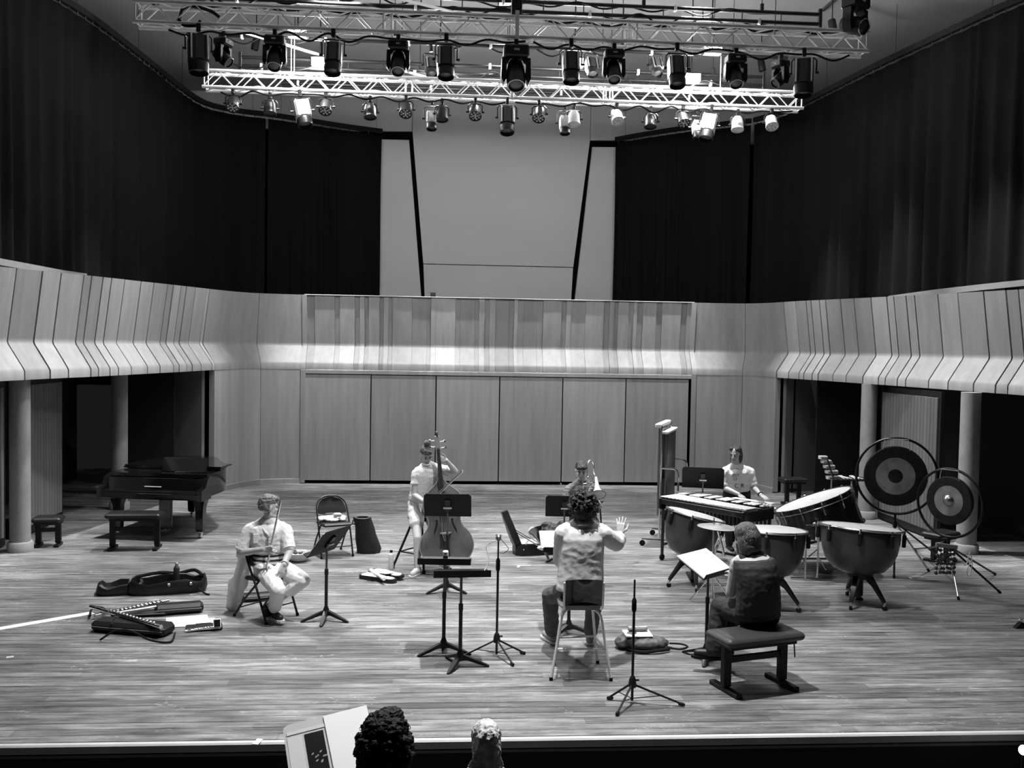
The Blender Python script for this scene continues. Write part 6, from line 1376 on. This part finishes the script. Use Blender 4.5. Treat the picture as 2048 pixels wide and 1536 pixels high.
fin(b, 'tank_top', 'top_dark', t, .008, 3, .005, 13)
b = Blob(); torso(b, J, .022, -.10, .14, 1.06, 1.1); leg(b, J, 'A', .022, .97, 1.12, .022); leg(b, J, 'B', .022, .97, 1.12, .022); fin(b, 'jeans', 'jeans_dark', t, .009, 4, .009, 12)
b = Blob()
for p, r in (((0, -.015, .05), (.094, .110, .088)), ((0, -.06, -.01), (.098, .076, .11)), ((.066, -.01, -.06), (.040, .068, .105)), ((-.066, -.01, -.06), (.040, .068, .105)), ((0, -.06, -.09), (.09, .056, .06)), ((.05, .03, -.09), (.026, .035, .05)), ((-.05, .03, -.09), (.026, .035, .05))): b.ell(A(*p), r, M, 16, 10)
fin(b, 'hair', 'hair_mid', t, .007, 2, .003, 34)
for s, d in (('A', V((-.85, .3, 0))), ('B', V((-.8, .5, 0)))): shoe(t, J['an'+s], d, 'shoe_black', 'rubber', V((0, 0, 0)))
MB().tube(smoothpts([J['pel'].lerp(J['chest'], .12)+V((-.15, -.08, 0)), J['pel'].lerp(J['chest'], .12)+V((0, -.155, 0)), J['pel'].lerp(J['chest'], .12)+V((.15, -.08, 0))], 5), .014, 6).build('belt', 'black_leather', t)

# ---- percussion player, standing
q = j(13.75)
J = dict(pel=q(1472, 1004, .03), chest=q(1472, 937), head=q(1471, 909, -.02), shA=q(1446, 947, .0), shB=q(1499, 945, .0), elA=q(1446, 975, -.06), wrA=q(1478, 989, -.28), elB=q(1506, 974, -.04), wrB=q(1522, 990, -.26),
         hipA=q(1460, 1010, .02), hipB=q(1486, 1010, .02), knA=q(1458, 1066, -.04), knB=q(1488, 1066, .0), anA=q(1458, 1108, .04), anB=q(1490, 1108, .04))
for s in 'AB': J['an'+s].z = .095; J['kn'+s].z = .47; J['hip'+s].z = .86
J['pel'].z = .90
t, J, root = person('standing percussion player in white printed T-shirt behind the vibraphone', J)
hf = V((-.62, -.76, -.12)); b, A, M = body_core(J, hf)
for s in 'AB': arm(b, J, s); leg(b, J, s)
hand(b, J['wrA'], V((.5, -.6, -.4)), V((.1, .2, -1)), .5, -1); hand(b, J['wrB'], V((.35, -.7, -.3)), V((0, .2, -1)), .3, 1, 1, .2)
fin(b, 'body', 'skin', t, .006); face_bits(t, A, M)
b = Blob(); torso(b, J, .014, -.02, 1.0, 1.0, 1.0, 18, True)
for s in 'AB': arm(b, J, s, .026, .36)
fin(b, 'shirt', 'shirt_white', t, .009, 5, .007, 13)
hems(t, J, 'shirt_white', .026, .36)
b = Blob(); torso(b, J, .014, -.10, .10); leg(b, J, 'A', .02, .95); leg(b, J, 'B', .02, .95); fin(b, 'trousers', 'jeans_dark', t, .011, 3, .008, 10)
b = Blob()
for p, r in (((0, -.03, .045), (.084, .092, .084)), ((0, -.06, -.02), (.084, .058, .11)), ((.066, -.025, -.04), (.022, .05, .09)), ((-.066, -.025, -.04), (.022, .05, .09)), ((.045, .02, .085), (.036, .06, .026)), ((-.045, .02, .085), (.036, .06, .026))): b.ell(A(*p), r, M, 16, 10)
fin(b, 'hair', 'hair_dark', t, .007, 2, .006, 30)
for s in 'AB': shoe(t, J['an'+s], V((0, -1, 0)), 'shoe_black', 'sole_white', V((0, 0, 0)))
MB().torus(J['wrB'].lerp(J['elB'], .10), .033, .007, J['elB']-J['wrB'], 16, 6).build('watch', 'black_paint', t)
n2 = V((-.08, -1, .02)).normalized(); R4 = Matrix((V((1, -.08, 0)).normalized(), V((0, 0, 1)), n2)).transposed().to_4x4()
def chest_txt(s, size, px, py): 
    p = Q(px, py, root.y-.158)-root; M4 = R4.copy(); M4.translation = p; txt(s, size, 'shirt_print', t, M4, 'black_paint')
chest_txt('EST', .062, 1472, 951); chest_txt('17', .062, 1470, 959); chest_txt('C', .085, 1473, 972); chest_txt('R', .085, 1485, 972); chest_txt('_', .085, 1479, 974)

# ---- two people in front of the stage
def spectator(px, py, Y, label, hair, kh, hmat, top, w_=1.0):
    c = Q(px, py, Y); ch = c+V((0, -.02, -.21)); pe = ch+V((0, 0, -.52))
    J = dict(pel=pe, chest=ch, head=c, shA=ch+V((-.185*w_, 0, -.055)), shB=ch+V((.185*w_, 0, -.055)), elA=ch+V((-.23*w_, .10, -.33)), elB=ch+V((.23*w_, .10, -.33)), wrA=ch+V((-.15, .34, -.30)), wrB=ch+V((.15, .34, -.30)), hipA=pe+V((-.09, 0, -.03)), hipB=pe+V((.09, 0, -.03)))
    zf = -.845; J['knA'] = V((J['hipA'].x, J['hipA'].y, (J['hipA'].z+zf)/2+.05)); J['knB'] = V((J['hipB'].x, J['hipB'].y, (J['hipB'].z+zf)/2+.05)); J['anA'] = V((J['hipA'].x, J['hipA'].y, zf+.09)); J['anB'] = V((J['hipB'].x, J['hipB'].y, zf+.09))
    t, J, root = person(label, J, zf); b, A, M = body_core(J, V((.0, .97, -.2)), None, 1.0, kh)
    for s in 'AB': arm(b, J, s); leg(b, J, s)
    hand(b, J['wrA'], V((-.2, .95, .1)), V((.9, .2, 0)), .6, 1); hand(b, J['wrB'], V((.2, .95, .1)), V((-.9, .2, 0)), .6, -1)
    fin(b, 'body', 'skin', t, .006); face_bits(t, A, M, kh)
    b = Blob(); torso(b, J, .022, -.10, 1.0)
    for s in 'AB': arm(b, J, s, .022, .9)
    fin(b, 'pullover', top, t, .010, 3, .006, 10)
    b = Blob(); torso(b, J, .016, -.10, .1); leg(b, J, 'A', .02, .95); leg(b, J, 'B', .02, .95); fin(b, 'trousers', 'jeans_dark', t, .012, 3)
    for s in 'AB': shoe(t, J['an'+s]+V((0, 0, -zf)) if False else J['an'+s], V((0, 1, 0)), 'shoe_black', 'rubber', V((0, 0, 0)))
    hair(t, A, M); return t, root
def curly(t, A, M):
    b = Blob(); rnd = random.Random(9); b.ell(A(0, -.04, .035), (.125, .13, .115), M, 16, 10); b.ell(A(0, -.05, -.10), (.145, .105, .14), M, 16, 10); b.ell(A(-.05, -.06, -.17), (.10, .08, .10), M, 16, 10); b.ell(A(.05, -.05, -.16), (.09, .08, .09), M, 16, 10); b.ell(A(.03, -.03, .12), (.07, .07, .05), M, 12, 8)
    for k in range(260):
        th, ph = rnd.uniform(0, 2*PI), rnd.uniform(-1.1, 1.4); r_ = 1.0
        p = V((.145*math.cos(th)*math.cos(ph), -.045+.135*math.sin(th)*math.cos(ph), -.04+.185*math.sin(ph)))
        if p.y > .05: continue
        b.ell(A(*p), rnd.uniform(.012, .024), None, 7, 5)
    fin(b, 'hair', mat('hair_black', .006, .6, spec=.3, bump=.6, bscale=80), t, .0065, 1, .010, 45)
    rg = MB()
    for k in range(170):
        th, ph = rnd.uniform(0, 2*PI), rnd.uniform(-1.0, 1.5); d = V((math.cos(th)*math.cos(ph), math.sin(th)*math.cos(ph), math.sin(ph))); p = V((.150*d.x, -.045+.140*d.y, -.04+.190*d.z))
        if p.y > .05: continue
        R_ = rnd.uniform(.008, .014); ax_ = V((rnd.uniform(-1, 1), rnd.uniform(-1, 1), rnd.uniform(-1, 1))).normalized(); rg.torus(A(*p), R_, .0022, ax_, 9, 4, (0, rnd.uniform(3.5, 6)))
    rg.build('curls', 'hair_black', t)['kind'] = 'stuff'
def updo(t, A, M):
    b = Blob(); b.ell(A(0, -.02, .04), (.082, .10, .085), M, 16, 10); b.ell(A(0, -.06, -.02), (.080, .06, .10), M, 16, 10); b.ell(A(0, -.105, .02), (.05, .035, .055), M, 12, 8)
    for k in range(9): a_ = k*.7; b.cap(A(.04*math.cos(a_), -.11, .02+.045*math.sin(a_)), A(.05*math.cos(a_+.9), -.10, .03+.06*math.sin(a_+.9)), .014, .012, 8)
    for k in range(9): b.cap(A(-.085+.0212*k, -.085+.00035*(k-4)**2*8, -.12), A(-.04+.010*k, -.118, .0), .014, .013, 8)
    b.torus(A(0, -.115, .035), .034, .020, M @ V((.2, -1, .2)), 16, 8); b.torus(A(.01, -.12, .055), .026, .015, M @ V((-.4, -1, .5)), 14, 8)
    fin(b, 'hair', 'hair_blond', t, .006, 1, .006, 40)
    MB().tube(smoothpts([A(.06, -.105, .0), A(.072, -.11, -.03), A(.066, -.105, -.06)], 4), .006, 6).build('hair_clip', 'white_plastic', t)
    MB().torus(A(.082, -.01, -.055), .012, .003, M @ V((1, 0, 0)), 12, 5).build('earring', 'chrome', t)
sp1, r1_ = spectator(770, 1478, 5.15, 'person with a large mass of dark curly hair standing before the stage', curly, 1.0, None, mat('knit_black', .010, .9))
sp2, r2_ = spectator(972, 1484, 5.25, 'person with blond pinned up hair standing before the stage', updo, .98, None, mat('knit_grey', .40, .85), .92)
# the open folder they look at: pale cover with a dark picture, white page beside
fc = Q(640, 1500, 5.35); fo = thing('open_folder', 'large open folder with a dark picture and a white page before the stage', 'folder', fc)
R5 = rot(math.radians(24), math.radians(-10), math.radians(11)); r4 = R5.to_4x4()
def fpoly(pts, z0, z1, nm, mt): return MB().prism(pts, z0, z1, r4).build(nm, mt, fo, False)
fpoly([(-.18, -.30), (.30, -.30), (.30, .24), (-.15, .24), (-.175, .225), (-.18, .20)], -.006, 0, 'cover', mat('folder_grey', .45, .6))
fpoly([(-.165, -.30), (-.085, -.30), (-.085, .14), (-.165, .14)], .0, .003, 'side_strip', 'off_white'); fpoly([(-.165, .155), (.05, .155), (.05, .18), (-.165, .18)], .0, .004, 'top_strip', 'off_white')
fpoly([(-.07, -.30), (.035, -.30), (.035, .135), (-.07, .135)], .0, .004, 'picture', 'black_gloss'); fpoly([(.055, -.30), (.30, -.30), (.30, .23), (.05, .23)], .0, .010, 'page', 'white_paper')
rnd = random.Random(3)
for k in range(9):
    x_, y_ = rnd.uniform(-.05, .02), rnd.uniform(-.1, -.01); fpoly([(x_, y_), (x_+.012, y_+.004), (x_+.016, y_+.016), (x_+.004, y_+.012)], .004, .0046, 'picture_leaf', 'grey_mid')
# edge of a bright lamp and a dark arm at the far right of the stage front
lm = thing('small_lamp', 'small lit reading lamp on a dark stem before the stage front', 'lamp', Q(2046, 1500, 6.6)+V((0, 0, -.6)))
MB().ell((0, 0, .6), (.03, .03, .035), None, 12, 8).build('bulb', mat('bulb_lit', .9, .4, emit=6), lm); MB().cyl((0, 0, -.25), (0, 0, .57), .012, n=8).build('stem', 'black_metal', lm); MB().lathe([(.10, -.25), (.10, -.23), (.02, -.22)], n=18).build('foot', 'black_metal', lm)

bpy.data.scenes.remove(TMP)
